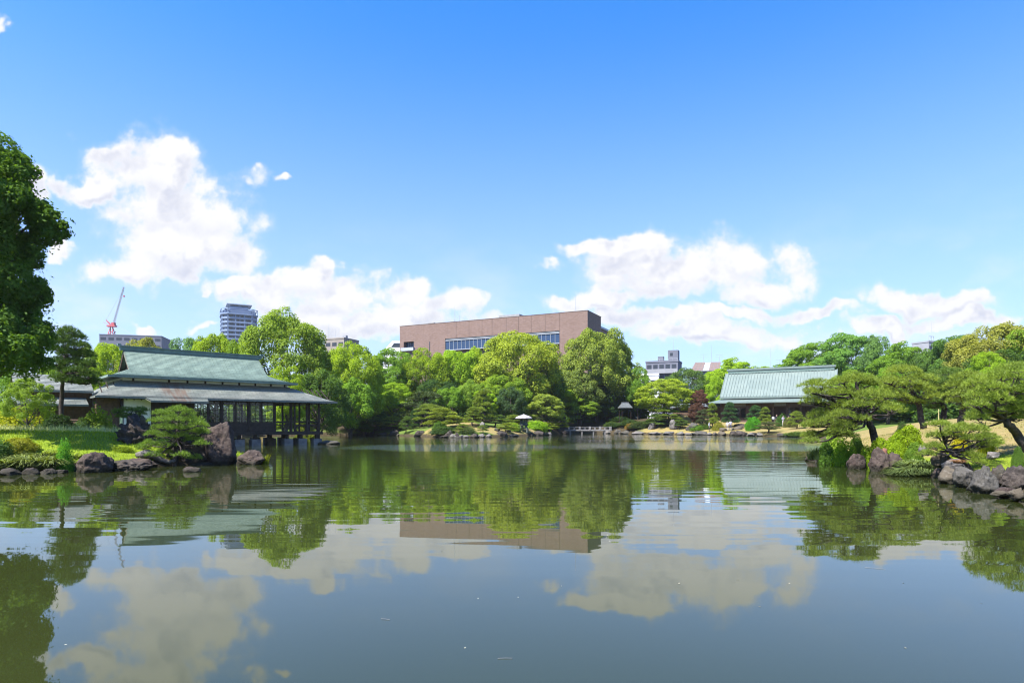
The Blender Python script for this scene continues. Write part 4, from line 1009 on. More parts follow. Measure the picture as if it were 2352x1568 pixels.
def tower():
    d = 520.0; p = at(548, 976, d); h = EYE + (HZ - 716) * K * d
    root = empty('apartment_tower', (p.x, d, 0), R(28), (1.13, 1.13, 1), label='distant blue-grey apartment tower with stacked balconies and roof deck', cat='building')
    MB().box(-10, 10, -10, 10, 0, h).build('core_wall', TOWERBLUE, root)
    nf = 20; fh = 3.4
    prof = [(-12, -8), (-8, -12), (8, -12), (12, -8), (12, 8), (8, 12), (-8, 12), (-12, 8)]
    def ring(z0, z1, s): 
        mb = MB(); P = [(x * s, y * s) for x, y in prof]; n = 8
        V = [(x, y, z0) for x, y in P] + [(x, y, z1) for x, y in P]
        return mb.add(V, [(k, (k+1) % n, n + (k+1) % n, n + k) for k in range(n)] + [tuple(range(7, -1, -1)), tuple(range(8, 16))])
    slab = ring(0, 1.25, 1.0).mesh('balcony', [TOWERPALE])
    for f in range(nf): link('balcony', slab, root, (0, 0, h - 4.5 - (f + 1) * fh), None, None)
    pier = MB().box(-0.5, 0.5, -0.5, 0.5, h - 4.5 - nf * fh, h - 4.5).mesh('pier', [TOWERBLUE])
    for x, y in [(-8, -11.4), (-3, -11.4), (3, -11.4), (8, -11.4), (-11.4, -8), (-11.4, -3), (-11.4, 3), (-11.4, 8), (11.4, -8), (11.4, -3), (11.4, 3), (11.4, 8)]: link('pier', pier, root, (x, y, 0))
    win = MB().box(-1.6, 1.6, -0.1, 0.1, 0, 1.7).mesh('window', [DARKGLASS])
    for f in range(nf):
        for x in (-6.5, -2.2, 2.2, 6.5):
            link('window', win, root, (x, -10.15, h - 4.5 - (f + 1) * fh + 1.4)); link('window', win, root, (-10.15, x, h - 4.5 - (f + 1) * fh + 1.4), (0, 0, R(90))); link('window', win, root, (10.15, x, h - 4.5 - (f + 1) * fh + 1.4), (0, 0, R(90)))
    ring(h - 4.45, h - 3.6, 1.04).build('crown_slab', TOWERPALE, root); ring(h - 3.59, h - 0.9, 0.92).build('crown_wall', TOWERBLUE, root)
    mb = MB()
    for k in range(8):
        x, y = prof[k]; mb.bar((x, y, h - 3.6), (x, y, h + 0.4), 0.4); x2, y2 = prof[(k+1) % 8]; mb.bar((x, y, h + 0.4), (x2, y2, h + 0.4), 0.5)
    mb.build('crown_frame', TOWERPALE, root)
    MB().box(-6, 6, -6, 6, h + 0.003, h + 3.2).build('plant_room', TOWERBLUE, root)
    MB().box(-8.5, 8.5, -7.5, 7.5, h + 4.4, h + 5.0).build('helipad', STEEL, root)
    mb = MB()
    for sx in (-6.5, 0, 6.5):
        for sy in (-5.5, 5.5): mb.bar((sx, sy, h), (sx, sy, h + 4.4), 0.35)
    mb.build('helipad_leg', STEEL, root)
tower()

def crane_site():
    d = 360.0; p = at(300, 976, d); h = EYE + (HZ - 771) * K * d
    plain_building('grey_office_building', (p.x, d, 0), R(14), 32, 24, h, GREYCONC, 'flat grey block carrying a red construction crane', floors=5, fh=4, cols=8, win_h=1.6)
    b = at(256, 770, d + 6); z = h + 0.55
    root = empty('tower_crane', (b.x, d + 6, z), 0, label='red and white luffing crane on the grey rooftop', cat='crane')
    mb = MB()
    for s in (-1, 1):
        mb.bar((s * 1.6, -1.4, 0), (s * 0.6, 0, 5.5), 0.35); mb.bar((s * 1.6, 1.4, 0), (s * 0.6, 0, 5.5), 0.35); mb.bar((-1.6, s * 1.4, 0.1), (1.6, s * 1.4, 3), 0.25)
    mb.build('base_frame', REDPAINT, root)
    MB().box(-2.2, 2.6, -1.2, 1.2, 5.5, 6.4).box(0.4, 2.0, -1.0, 1.0, 6.403, 8.0).build('slewing_cab', REDPAINT, root)
    mb = MB(); mb.bar((-0.5, 0, 6.4), (-3.2, 0, 9.5), 0.4); mb.bar((0.5, 0, 6.4), (-3.2, 0, 9.5), 0.25); mb.build('gantry', REDPAINT, root)
    MB().bar((-1, 0, 6.2), (-4.8, 0, 8.2), 0.6, 0.8).build('counter_jib', STEEL, root)
    tip = at(284, 659, d + 6) - Vector((b.x, d + 6, z)); base = Vector((1.0, 0, 6.6)); mb = MB(); n = 16; dirv = (tip - base); up = Vector((-dirv.z, 0, dirv.x)).normalized()
    cor = []
    for sy in (-0.55, 0.55):
        for su in (-0.6, 0.6): cor.append(Vector((0, sy, 0)) + up * su)
    for c in cor: mb.bar(base + c * 0.6, tip + c * 0.45, 0.13)
    for k in range(n):
        a = base.lerp(tip, k / n); e = base.lerp(tip, (k + 1) / n); f = 0.75 - 0.25 * k / n
        mb.bar(a + cor[0] * f, e + cor[1] * f, 0.08); mb.bar(a + cor[2] * f, e + cor[3] * f, 0.08); mb.bar(a + cor[1] * f, e + cor[3] * f, 0.08)
    mb.build('boom', PALEGREY, root)
    mb = MB(); mb.bar((-3.2, 0, 9.5), base.lerp(tip, 0.93), 0.08); mb.bar((2.2, 0, 6.2), (17, -2, -1.5), 0.10); mb.bar((2.4, 0, 7.5), (16, -2, -1.0), 0.08); mb.bar(tip, tip + Vector((0.1, 0, -5)), 0.08); mb.build('cable', STEEL, root)
    MB().box(tip.x - .3, tip.x + .5, -.3, .3, tip.z - 5.8, tip.z - 5.0).build('hook_block', REDPAINT, root)
crane_site()

def mast(parent, x, y, z, h, aerial=False):
    MB().tube([(x, y, z), (x, y, z + h * .6), (x, y, z + h)], [0.06, 0.05, 0.02], 6).build('mast', STEEL, parent)
    if aerial:
        a = MB()
        for k, w in ((0.98, 0.9), (0.72, 1.2)): a.bar((x - w, y, z + h * k), (x + w, y, z + h * k), 0.05)
        for k in range(-3, 4): a.bar((x + k * .28, y - .3, z + h * .98), (x + k * .28, y + .3, z + h * .98), 0.04)
        a.build('aerial', STEEL, parent)

def city():
    d = 230; p = at(768, 976, d); h = EYE + (HZ - 779) * K * d
    b = plain_building('beige_rooftop_block', (p.x, d, 0), R(-22), 8.5, 9, h, BEIGE, 'small beige rooftop block with thin masts above the round tree', floors=1, cols=3)
    MB().box(1.6, 2.8, 3, 4.2, h + .51, h + 1.7).build('water_tank', PALEGREY, b)
    for x, hh in ((-4.0, 5.6), (-3.2, 4.2), (-0.6, 4.0), (0.9, 4.2)): mast(b, x, 1.5, h + .5, hh)
    # grey flats right of the olive tree
    d = 185; p = at(1520, 976, d); h = EYE + (HZ - 832) * K * d
    b = plain_building('grey_flats', (p.x, d, 0), R(-24), 9.4, 7, h, GREYCONC, 'grey flats with banded balconies and a dark stair tower on top', floors=0)
    win = MB().box(0, 1.3, -0.04, 0.03, 0, 1.25).mesh('window', [DARKGLASS])
    for f in range(3):
        MB().box(-4.75, 4.75, -1.1, -0.003, h - 3.3 - f * 3.0, h - 2.0 - f * 3.0).build('balcony', PALEGREY, b)
        for k in range(5): link('window', win, b, (-4.3 + k * 1.8, -0.003, h - 1.9 - f * 3.0))
    MB().box(1.6, 4.5, 1.2, 4, h + .51, h + 3.6).build('stair_tower', GREYCONC, b); MB().box(2.2, 3.0, 1.12, 1.197, h + 2.0, h + 2.8).build('window', DARKGLASS, b)
    MB().box(-1.4, 0.2, 1.4, 3, h + .51, h + 1.9).build('tank_room', GREYCONC, b); mast(b, 3.0, 2.5, h + 3.6, 3.4); mast(b, 4.2, 2.5, h + 3.6, 0.8)
    r = MB()
    for k in range(8): r.bar((-4.6 + k * 1.3, 0.2, h + .5), (-4.6 + k * 1.3, 0.2, h + 1.1), 0.05)
    r.bar((-4.6, .2, h + 1.1), (4.5, .2, h + 1.1), 0.05); r.build('roof_rail', STEEL, b)
    d = 165; p = at(1492, 976, d); h = EYE + (HZ - 862) * K * d
    b = plain_building('white_low_house', (p.x, d, 0), R(-15), 4.6, 6, h, WHITE, 'white low house glimpsed beside the olive tree', floors=2, fh=2.6, cols=2, z_from=4)
    # house with the solar roof
    d = 172; p = at(1624, 976, d); zt = EYE + (HZ - 829) * K * d; ze = EYE + (HZ - 852) * K * d
    b = empty('solar_house', (p.x, d, 0), R(-12), label='house with a sloped roof of brown solar panels and rooftop aerials', cat='building', group='city buildings behind the trees')
    MB().box(-3.6, 3.6, 0.2, 6.0, -1, ze - 0.2).build('wall', PALEGREY, b)
    rf = MB().add([(-4.4, -0.4, ze), (3.4, -0.4, ze), (4.0, 3.2, zt), (-2.9, 3.2, zt)], [(0, 1, 2, 3)]); rf.add([(4.0, 3.2, zt), (3.4, 6.4, ze), (-4.4, 6.4, ze), (-2.9, 3.2, zt)], [(0, 1, 2, 3)]); rf.add([(3.4, -0.4, ze), (3.4, 6.4, ze), (4.0, 3.2, zt)], [(0, 1, 2)]); rf.add([(-4.4, -0.4, ze), (-2.9, 3.2, zt), (-4.4, 6.4, ze)], [(0, 1, 2)])
    roof = rf.build('roof', TILE_GREY, b)
    SOL = simple('solar_panel', (0.15, 0.11, 0.10), (0.18, 0.135, 0.12), 2, 0.35)
    def pt(s, t): a = Vector((-4.4, -.4, ze)).lerp(Vector((3.4, -.4, ze)), s); e = Vector((-2.9, 3.2, zt)).lerp(Vector((4.0, 3.2, zt)), s); return a.lerp(e, t) + Vector((0, -0.04, 0.06))
    for s0, s1 in ((0.02, 0.14), (0.15, 0.27), (0.28, 0.40), (0.62, 0.74), (0.75, 0.87), (0.88, 0.99)):
        for j in range(5):
            t0 = 0.04 + j * 0.19; t1 = t0 + 0.175; q = [pt(s0, t0), pt(s1, t0), pt(s1, t1), pt(s0, t1)]
            MB().add(q + [v - Vector((0, 0, .05)) for v in q], [(0, 1, 2, 3), (7, 6, 5, 4), (0, 4, 5, 1), (1, 5, 6, 2), (2, 6, 7, 3), (3, 7, 4, 0)]).build('solar_panel', SOL, roof)
    for j in range(4):
        t0 = 0.1 + j * .23; q = [pt(.42, t0), pt(.60, t0), pt(.60, t0 + .1), pt(.42, t0 + .1)]
        MB().add(q + [v - Vector((0, 0, .05)) for v in q], [(0, 1, 2, 3), (7, 6, 5, 4), (0, 4, 5, 1), (1, 5, 6, 2), (2, 6, 7, 3), (3, 7, 4, 0)]).build('white_slat', WHITE, roof)
    mast(b, -0.6, 3.2, zt, 2.2, True); mast(b, 1.5, 3.2, zt, 5.0); mast(b, 3.6, 3.2, zt, 2.0, True)
    # slate roof behind the memorial hall
    d = 170; p = at(1786, 976, d); zt = EYE + (HZ - 851) * K * d
    b = plain_building('slate_roof_house', (p.x, d, 0), R(-10), 5, 6, zt - 0.5, GREYCONC, 'slate-grey rooftop just above the memorial hall ridge with a tall mast', floors=1, cols=3); mast(b, -1.3, 2, zt, 6.3); mast(b, 1.0, 2, zt, 3.2, True)
    d = 150; p = at(1606, 976, d); h = EYE + (HZ - 888) * K * d
    plain_building('blue_wall_house', (p.x, d, 0), R(-10), 7, 6, h, TOWERBLUE, 'bluish house wall behind the dark tree and corridor roof', floors=1, cols=2, ztop_skip=0.5)
    # rooftop with lattice frame at the right
    d = 210; p = at(2142, 976, d); h = EYE + (HZ - 786) * K * d
    b = plain_building('pale_rooftop_block', (p.x, d, 0), R(20), 3.4, 6, h, PALEGREY, 'pale rooftop block with a mast rising behind the right-hand wood', floors=1, cols=2)
    f = MB()
    for x in (-0.4, 0.8, 1.9): f.bar((x, 1, h + .5), (x, 1, h + 2.2), 0.12)
    f.bar((-.4, 1, h + 2.2), (1.9, 1, h + 2.2), .12).bar((-.4, 1, h + .5), (.8, 1, h + 2.2), .08).bar((.8, 1, h + .5), (1.9, 1, h + 2.2), .08); f.build('lattice_frame', STEEL, b); mast(b, 1.6, 1.5, h + .5, 6.8)
    # white stepped building left of the brick block
    d = 190; p = at(905, 976, d); h = EYE + (HZ - 783) * K * d
    b = empty('white_stepped_building', (p.x, d, 0), R(0), label='white building with slanting end at the left of the brick block', cat='building', group='city buildings behind the trees')
    MB().add([(-3.4, 0, -1), (3.2, 0, -1), (3.2, 0, h), (-0.6, 0, h), (-3.4, 0, h - 3.2), (-3.4, 7, -1), (3.2, 7, -1), (3.2, 7, h), (-.6, 7, h), (-3.4, 7, h - 3.2)], [(0, 1, 2, 3, 4), (9, 8, 7, 6, 5), (1, 6, 7, 2), (2, 7, 8, 3), (3, 8, 9, 4), (4, 9, 5, 0)]).build('wall', WHITE, b)
    MB().add([(-0.9, -.03, h - 1.9), (2.6, -.03, h - 1.9), (2.6, -.03, h - .6), (0.0, -.03, h - .6)], [(0, 1, 2, 3)]).build('window', DARKGLASS, b)
city()
# ------------------------------------------------------------------ helpers for laying out
def shore_d(xd, lo=58.0, hi=140.0):
    """distance at which the line of sight xd meets the far bank"""
    ds = np.arange(lo, hi, 0.25); s = pond_sd((xd - 1176) * K * ds, ds)
    i = np.argmax(s > 0); return float(ds[i])
def c1(x, y): return 0.91875 * x / 3.733, 0.91875 * (800 + y / 3.733)
def c2(x, y): return 0.91875 * (200 + x * 0.2806), 0.91875 * (840 + y * 0.2806)
def c6(x, y): return 0.91875 * (1960 + x / 3.075), 0.91875 * (780 + y / 3.075)
S6 = 0.91875 / 3.075; S2 = 0.91875 * 0.2806; S1 = 0.91875 / 3.733
ORD = ['first', 'second', 'third', 'fourth', 'fifth', 'sixth', 'seventh', 'eighth', 'ninth', 'tenth', 'eleventh', 'twelfth', 'thirteenth', 'fourteenth', 'fifteenth', 'sixteenth',
       'seventeenth', 'eighteenth', 'nineteenth', 'twentieth', 'twenty-first', 'twenty-second', 'twenty-third', 'twenty-fourth', 'twenty-fifth', 'twenty-sixth', 'twenty-seventh', 'twenty-eighth', 'twenty-ninth', 'thirtieth']

# ------------------------------------------------------------------ broadleaf trees
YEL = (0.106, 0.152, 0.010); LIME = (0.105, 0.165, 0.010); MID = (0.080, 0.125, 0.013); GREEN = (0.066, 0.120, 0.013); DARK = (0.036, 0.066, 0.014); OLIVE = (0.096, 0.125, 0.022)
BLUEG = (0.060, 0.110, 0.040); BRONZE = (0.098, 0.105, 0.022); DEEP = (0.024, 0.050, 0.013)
G1 = 'wood behind the tea house'; G2 = 'trees of the far shore'; G3 = 'wood on the right'
tree(262, 792, 150, 76, 'camphor', 0, YEL, 'yellow-green tree just left of the tea house ridge', G1)
tree(335, 776, 120, 82, 'open', 0, BRONZE, 'bronze-tinted tree with bare twigs behind the left end of the roof', G1)
tree(424, 776, 110, 88, 'camphor', 1, BLUEG, 'soft bluish-green tree behind the middle of the tea house roof', G1)
tree(492, 768, 130, 84, 'camphor', 2, YEL, 'bright yellow-green tree between the bluish tree and the great round tree', G1)
tree(556, 765, 90, 82, 'camphor', 3, MID, 'green shoulder tree on the left flank of the great round tree', G1)
tree(652, 717, 226, 80, 'dome', 0, (0.085, 0.125, 0.018), 'great round-topped tree right of the tea house roof', G1)
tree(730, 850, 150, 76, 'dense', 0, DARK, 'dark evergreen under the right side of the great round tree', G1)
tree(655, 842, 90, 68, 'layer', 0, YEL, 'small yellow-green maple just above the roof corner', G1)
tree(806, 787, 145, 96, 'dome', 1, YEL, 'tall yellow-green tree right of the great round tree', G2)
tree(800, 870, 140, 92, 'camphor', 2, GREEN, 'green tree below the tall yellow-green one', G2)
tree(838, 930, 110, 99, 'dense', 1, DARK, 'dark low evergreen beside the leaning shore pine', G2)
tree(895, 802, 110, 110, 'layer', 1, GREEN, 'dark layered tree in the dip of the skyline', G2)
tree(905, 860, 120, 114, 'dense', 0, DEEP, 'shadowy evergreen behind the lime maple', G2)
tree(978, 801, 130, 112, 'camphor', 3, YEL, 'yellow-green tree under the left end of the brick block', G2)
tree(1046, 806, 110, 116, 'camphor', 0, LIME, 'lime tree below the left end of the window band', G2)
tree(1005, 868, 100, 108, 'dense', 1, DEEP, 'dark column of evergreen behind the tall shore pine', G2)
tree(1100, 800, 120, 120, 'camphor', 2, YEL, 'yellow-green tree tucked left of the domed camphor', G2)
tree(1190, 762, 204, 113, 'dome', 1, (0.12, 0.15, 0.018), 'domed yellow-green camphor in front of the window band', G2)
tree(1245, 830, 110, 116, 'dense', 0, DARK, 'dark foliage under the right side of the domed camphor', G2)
tree(1160, 855, 130, 107, 'camphor', 3, MID, 'mid-green tree below the domed camphor', G2)
tree(1372, 758, 176, 126, 'camphor', 2, OLIVE, 'tall olive-green camphor right of the brick block', G2)
tree(1420, 800, 110, 128, 'open', 1, OLIVE, 'open-crowned olive tree on the right flank of the tall camphor', G2)
tree(1330, 850, 130, 125, 'camphor', 0, (0.085, 0.115, 0.03), 'lower olive-green tree left of the tall camphor trunk', G2)
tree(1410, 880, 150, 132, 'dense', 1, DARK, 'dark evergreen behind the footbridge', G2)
tree(1466, 845, 66, 122, 'camphor', 1, GREEN, 'small green tree at the right foot of the tall camphor', G2)
tree(905, 878, 84, 103, 'layer', 2, LIME, 'lime-green maple behind the shore pines', G2)
tree(870, 905, 70, 104, 'layer', 0, MID, 'green maple left of the lime one', G2)
tree(1080, 872, 76, 104, 'camphor', 3, (0.09, 0.14, 0.02), 'rounded light green tree above the conical pine', G2)
tree(1115, 895, 60, 102, 'layer', 1, LIME, 'small lime tree directly behind the conical pine', G2)
tree(1040, 890, 84, 103, 'camphor', 2, GREEN, 'green tree right of the dark evergreen column', G2)
tree(1172, 888, 74, 102, 'dense', 0, (0.032, 0.058, 0.024), 'grey-green bushy evergreen left of the stone lantern', G2)
tree(1130, 905, 60, 104, 'dense', 1, DARK, 'dark bushy evergreen between conical pine and grey-green one', G2)
tree(1255, 905, 84, 104, 'layer', 2, OLIVE, 'feathery olive maple behind the stone lantern', G2)
tree(1295, 880, 80, 121, 'layer', 0, YEL, 'yellow maple right of the stone lantern', G2)
tree(1335, 915, 90, 122, 'layer', 1, MID, 'green maple left of the footbridge', G2)
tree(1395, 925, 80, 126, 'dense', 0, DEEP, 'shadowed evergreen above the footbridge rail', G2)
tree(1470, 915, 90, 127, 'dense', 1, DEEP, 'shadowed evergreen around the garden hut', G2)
tree(1524, 870, 130, 113, 'layer', 2, (0.125, 0.165, 0.016), 'bright yellow-green maple left of the memorial hall', G2)
tree(1575, 845, 116, 132, 'dense', 0, (0.045, 0.078, 0.02), 'dark green rounded tree under the solar roof', G2)
tree(1690, 826, 160, 138, 'layer', 0, LIME, 'feathery lime tree behind the left end of the memorial hall', G2)
tree(1640, 862, 80, 130, 'camphor', 1, LIME, 'lime shrub-like tree against the hall roof edge', G2)
RED = (0.06, 0.028, 0.022)
tree(1606, 895, 44, 110, 'layer', 1, RED, 'red-leaved maple left of the memorial hall', G2)
tree(1600, 925, 40, 107, 'layer', 2, (0.05, 0.026, 0.02), 'low dark red maple under the corridor roof', G2)
tree(1870, 790, 170, 132, 'layer', 1, GREEN, 'broad green zelkova rising behind the memorial hall ridge', G3)
tree(1948, 768, 150, 126, 'layer', 2, (0.055, 0.11, 0.022), 'taller green zelkova right of the broad one', G3)
tree(2010, 770, 90, 120, 'open', 0, (0.06, 0.11, 0.03), 'thin-crowned tree on the skyline above the spreading pine', G3)
tree(2075, 790, 150, 110, 'layer', 0, GREEN, 'green tree in the middle of the right-hand wood', G3)
tree(2150, 786, 140, 104, 'camphor', 3, (0.045, 0.085, 0.018), 'dark green tree below the pale rooftop block', G3)
tree(2205, 770, 120, 98, 'layer', 1, (0.045, 0.09, 0.018), 'deep green tree left of the golden-olive dome', G3)
tree(2292, 745, 220, 84, 'dome', 0, BRONZE, 'golden-olive domed tree near the right edge', G3)
tree(2300, 806, 170, 76, 'dense', 1, DARK, 'dark evergreen beneath the golden-olive dome', G3)
tree(2270, 808, 84, 66, 'layer', 2, LIME, 'small bright green tree in front of the golden-olive dome', G3)
tree(2380, 760, 150, 80, 'camphor', 0, MID, 'green tree cut by the right edge of the picture', G3)
tree(2040, 845, 150, 90, 'dense', 0, GREEN, 'green understorey tree left of the spreading pines', G3)
tree(2160, 850, 140, 78, 'dense', 1, DARK, 'dark understorey tree behind the leaning pines', G3)
tree(1960, 850, 110, 104, 'camphor', 3, MID, 'green tree at the right gable of the memorial hall', G3)
tree(2330, 850, 160, 58, 'dense', 0, MID, 'green understorey tree at the right edge', G3)
# tall trees on the left bank just outside the view; they shade the lawn and darken the reflections
for xx, yy, hh, ww, va, lab in ((-31, 15, 10.5, 10, 0, 'tall shade tree out of view behind the left shore'), (-25, 6, 16, 10, 2, 'second tall shade tree out of view along the left shore')):
    o = empty('broadleaf_tree', (xx, yy, gz(xx, yy)), 1.0, (ww, ww, hh), label=lab, cat='tree', group='trees on the left bank'); c_ = link('crown', PROTO[('camphor', va)][0], o); c_.color = (0.04, 0.08, 0.02, 1); link('trunk', PROTO[('camphor', va)][1], o)
# left bank
tree(62, 868, 110, 34, 'open', 0, (0.085, 0.13, 0.02), 'light green small tree with forked stems on the left lawn', 'trees on the left bank')
tree(120, 840, 90, 62, 'camphor', 2, MID, 'green tree far behind the left lawn', 'trees on the left bank')
tree(18, 850, 130, 44, 'dense', 1, GREEN, 'green thicket at the left edge behind the lawn', 'trees on the left bank')
tree(205, 838, 90, 66, 'camphor', 3, YEL, 'yellow-green tree peeping right of the dark pine', 'trees on the left bank')

def left_giant():
    """the tall dark tree at the left edge; its lobes follow the outline seen against the sky"""
    d = 25.0; base = Vector((gx(-70, d), d, 0)); base.z = gz(base.x, d) - 0.1
    root = empty('giant_tree', base, 0, label='towering dark tree filling the left edge with a lobe over the sky', cat='tree', group='trees on the left bank')
    rng = np.random.default_rng(77); lobes = []
    rows = [(-50,335,45),(20,375,42),(-30,380,70),(45,405,36),(-10,450,70),(40,460,36),(60,490,40),(100,500,34),(125,520,30),(95,545,30),(-40,520,80),(20,540,55),(30,590,55),(65,590,26),(-30,620,85),
            (45,640,50),(10,700,70),(60,690,44),(-40,720,90),(70,745,44),(20,790,70),(85,800,40),(-30,800,80),(50,825,40),(-60,430,70),(-90,600,110),(-100,760,110),(-90,380,60)]
    for xd, yd, r in rows:
        for rep in range(2):
            dy = rng.uniform(-2.2, 2.4) if r > 45 else rng.uniform(-1.0, 1.0)
            p = at(xd + rng.uniform(-10, 10) * rep, yd + rng.uniform(-12, 12) * rep, d + dy) - base; lobes.append((np.array(p[:]), r * K * d * (1.0 if rep == 0 else 0.85)))
    Cs, Ns = [], []
    for c, r in lobes:
        S = unit(rng.normal(size=(10, 3)) + np.array([0, 0, 0.2]))
        for s in S:
            c2_ = c + s * r * rng.uniform(0.6, 1.0); r2 = r * rng.uniform(0.24, 0.46); n = int(190 * (r2 / 0.35) ** 1.5) + 30; u = unit(rng.normal(size=(n, 3)) + 0.3 * s + np.array([0, 0, 0.3]))
            Cs.append(c2_ + u * r2 * rng.uniform(0.65, 1.05, (n, 1))); Ns.append(unit(u + np.array([0, 0, 0.3])))
    for c, r in lobes:      # loose sprays at the edge of the crown
        n = 90; u = unit(rng.normal(size=(n, 3))); Cs.append(c + u * r * rng.uniform(0.9, 1.4, (n, 1))); Ns.append(u)
    V, F = leaves_np(np.concatenate(Cs), np.concatenate(Ns), 0.075, 0.038, rng, 0.5)
    o = link('crown', mesh_np('crown', V, F, [LEAF]), root); o.color = (0.085, 0.165, 0.028, 1)
    mb = MB(); mb.tube([(0, 0, -0.3), (0.1, 0, 2.5), (-0.1, 0.2, 6), (0.1, 0, 9), (0.3, 0, 12)], [0.42, 0.34, 0.27, 0.18, 0.06], 12)
    for c, r in lobes[::3]:
        z0 = max(1.5, c[2] - 1.6); a = Vector((0.0, 0, z0 * 0.9)); e = Vector(c); mb.tube([a, a.lerp(e, .4) + Vector((0, 0, -.1)), a.lerp(e, .75), e], [0.10, 0.08, 0.05, 0.02], 6)
    mb.build('trunk', BARK, root, True)
left_giant()

# ------------------------------------------------------------------ pines
PN = (0.135, 0.180, 0.026); PNL = (0.170, 0.210, 0.028); PND = (0.080, 0.130, 0.026); PNY = (0.155, 0.185, 0.022)
def pine_from(fr, sc, d, trunk, tr_r, rows, color, label, seed, depth=0.9, z=None, **kw):
    """trunk and pads measured in the view frame fr, d metres off"""
    b = at(*fr(*trunk[0]), d); b.z = gz(b.x, d) - 0.08 if z is None else z
    tp = []
    for i, (x, y) in enumerate(trunk):
        p = at(*fr(x, y), d + 0.15 * math.sin(i * 2.1)) - b; tp.append((p.x, p.y, p.z if i else 0.0, tr_r * (1 - 0.72 * i / (len(trunk) - 1))))
    pads = pads_from_view(b, [(*fr(x, y), rx * sc, ry * sc) for x, y, rx, ry in rows], d, seed, depth)
    return near_pine(b, tp, pads, color, label, seed, **kw)
pine_from(c6, S6, 24.0, [(740, 985), (690, 930), (655, 850), (625, 760), (590, 680), (565, 590), (555, 540)], 0.15,
          [(260,555,105,28),(200,610,60,25),(560,515,130,36),(450,540,90,30),(660,560,90,32),(330,640,120,40),(470,620,110,36),(640,640,110,40),(780,650,95,40),(240,700,90,38),(400,720,110,40),(560,720,110,38),(720,730,120,42),(830,765,85,36),
           (290,790,110,36),(440,800,110,38),(330,855,130,36),(200,880,80,34),(470,890,100,36),(600,830,80,30),(230,950,90,30),(380,945,100,32),(210,1000,70,22),(480,960,80,30)],
          PN, 'broad spreading pine leaning out over the water on the right bank', 401, 1.1, tufts=115, per=12)
pine_from(c6, S6, 33.0, [(1072, 792), (1040, 720), (1005, 640), (980, 580), (965, 520)], 0.16,
          [(930,460,130,34),(830,530,90,34),(1030,520,120,36),(930,560,150,40),(800,600,80,34),(1090,590,110,40),(870,660,110,36),(1120,660,80,34),(960,690,90,30)],
          PN, 'dark-trunked pine leaning left at the top of the mound', 402, 1.2, tufts=80, per=10, needle=(0.16, 0.008))
pine_from(c6, S6, 34.0, [(1228, 800), (1232, 740), (1215, 690), (1190, 640), (1180, 560)], 0.17,
          [(1270,470,120,34),(1180,540,100,34),(1330,530,120,36),(1240,600,120,36),(1120,690,90,30),(1290,650,100,34),(1180,650,90,30),(1150,735,60,22)],
          PND, 'stout dark pine in the middle of the mound top', 403, 1.2, tufts=80, per=10, needle=(0.16, 0.008))
pine_from(c6, S6, 32.0, [(1352, 812), (1370, 760), (1385, 700), (1390, 640), (1400, 560)], 0.17,
          [(1420,500,110,34),(1350,570,100,34),(1480,580,110,36),(1400,640,120,36),(1500,680,100,34),(1330,690,80,30),(1460,740,80,28)],
          PN, 'pine with a pale leaning trunk right of the stout pine', 404, 1.1, tufts=80, per=10, needle=(0.16, 0.008))
pine_from(c6, S6, 20.5, [(1900, 985), (1790, 935), (1720, 860), (1690, 810), (1690, 740), (1740, 640), (1760, 560)], 0.15,
          [(1780,440,110,40),(1840,500,110,40),(1660,500,110,36),(1540,520,100,34),(1470,560,70,30),(1600,590,120,40),(1750,600,120,44),(1860,620,90,40),(1500,650,110,40),(1640,680,130,42),(1780,700,120,42),(1880,740,110,44),(1470,730,80,34),(1570,770,120,40),(1720,780,100,36),
           (1830,820,110,40),(1500,820,90,30),(1940,560,110,40),(1960,680,110,40)],
          (0.130, 0.180, 0.028), 'big bright pine at the right edge with a twisting dark trunk', 405, 1.0, tufts=120, per=12)
pine_from(c6, S6, 19.0, [(1440, 1160), (1380, 1130), (1310, 1095), (1270, 1060), (1240, 1000), (1220, 930), (1200, 890)], 0.09,
          [(1190,868,85,22),(1290,900,80,24),(1180,960,80,28),(1300,960,90,28),(1140,1040,80,28),(1380,890,90,26),(1480,900,90,26),(1560,960,80,26),(1450,980,100,28),(1540,1020,100,26),(1100,1095,70,26),(1450,1110,80,34),(1500,1160,70,26),(1620,1010,60,18)],
          PN, 'low pine trained sideways over the right bank rocks', 406, 0.7, tufts=120, per=12, needle=(0.11, 0.005), branch=0.022)
# left bank
pine_from(c2, S2, 24.6, [(840, 1080), (860, 990), (870, 920), (860, 860), (880, 800), (880, 740)], 0.10,
          [(700,690,60,26),(870,660,90,30),(780,700,70,24),(960,700,60,26),(690,760,90,32),(820,750,110,34),(960,760,100,32),(1050,790,80,30),(740,820,90,32),(880,830,110,34),(1010,850,100,32),(1100,850,55,24),(660,880,70,28),(780,890,90,30),(900,900,80,28),
           (1000,930,80,30),(620,960,60,26),(720,980,90,30),(860,970,60,26),(760,1040,80,24),(930,1055,80,28),(560,1000,60,24),(1080,965,70,26),(640,1065,70,22),(1020,1085,60,22)],
          (0.12, 0.19, 0.03), 'cloud-pruned pine draped over the left bank boulders', 407, 0.8, tufts=125, per=12, needle=(0.11, 0.005), branch=0.022)
pine_from(c2, S2, 30.0, [(440, 790), (430, 740), (450, 700), (470, 660)], 0.07,
          [(340,690,50,20),(430,665,80,26),(520,665,75,26),(390,720,80,26),(480,725,80,28),(550,700,45,18)],
          PND, 'small dark pine in front of the white wall', 408, 0.6, tufts=130, per=12, needle=(0.10, 0.005), branch=0.02)
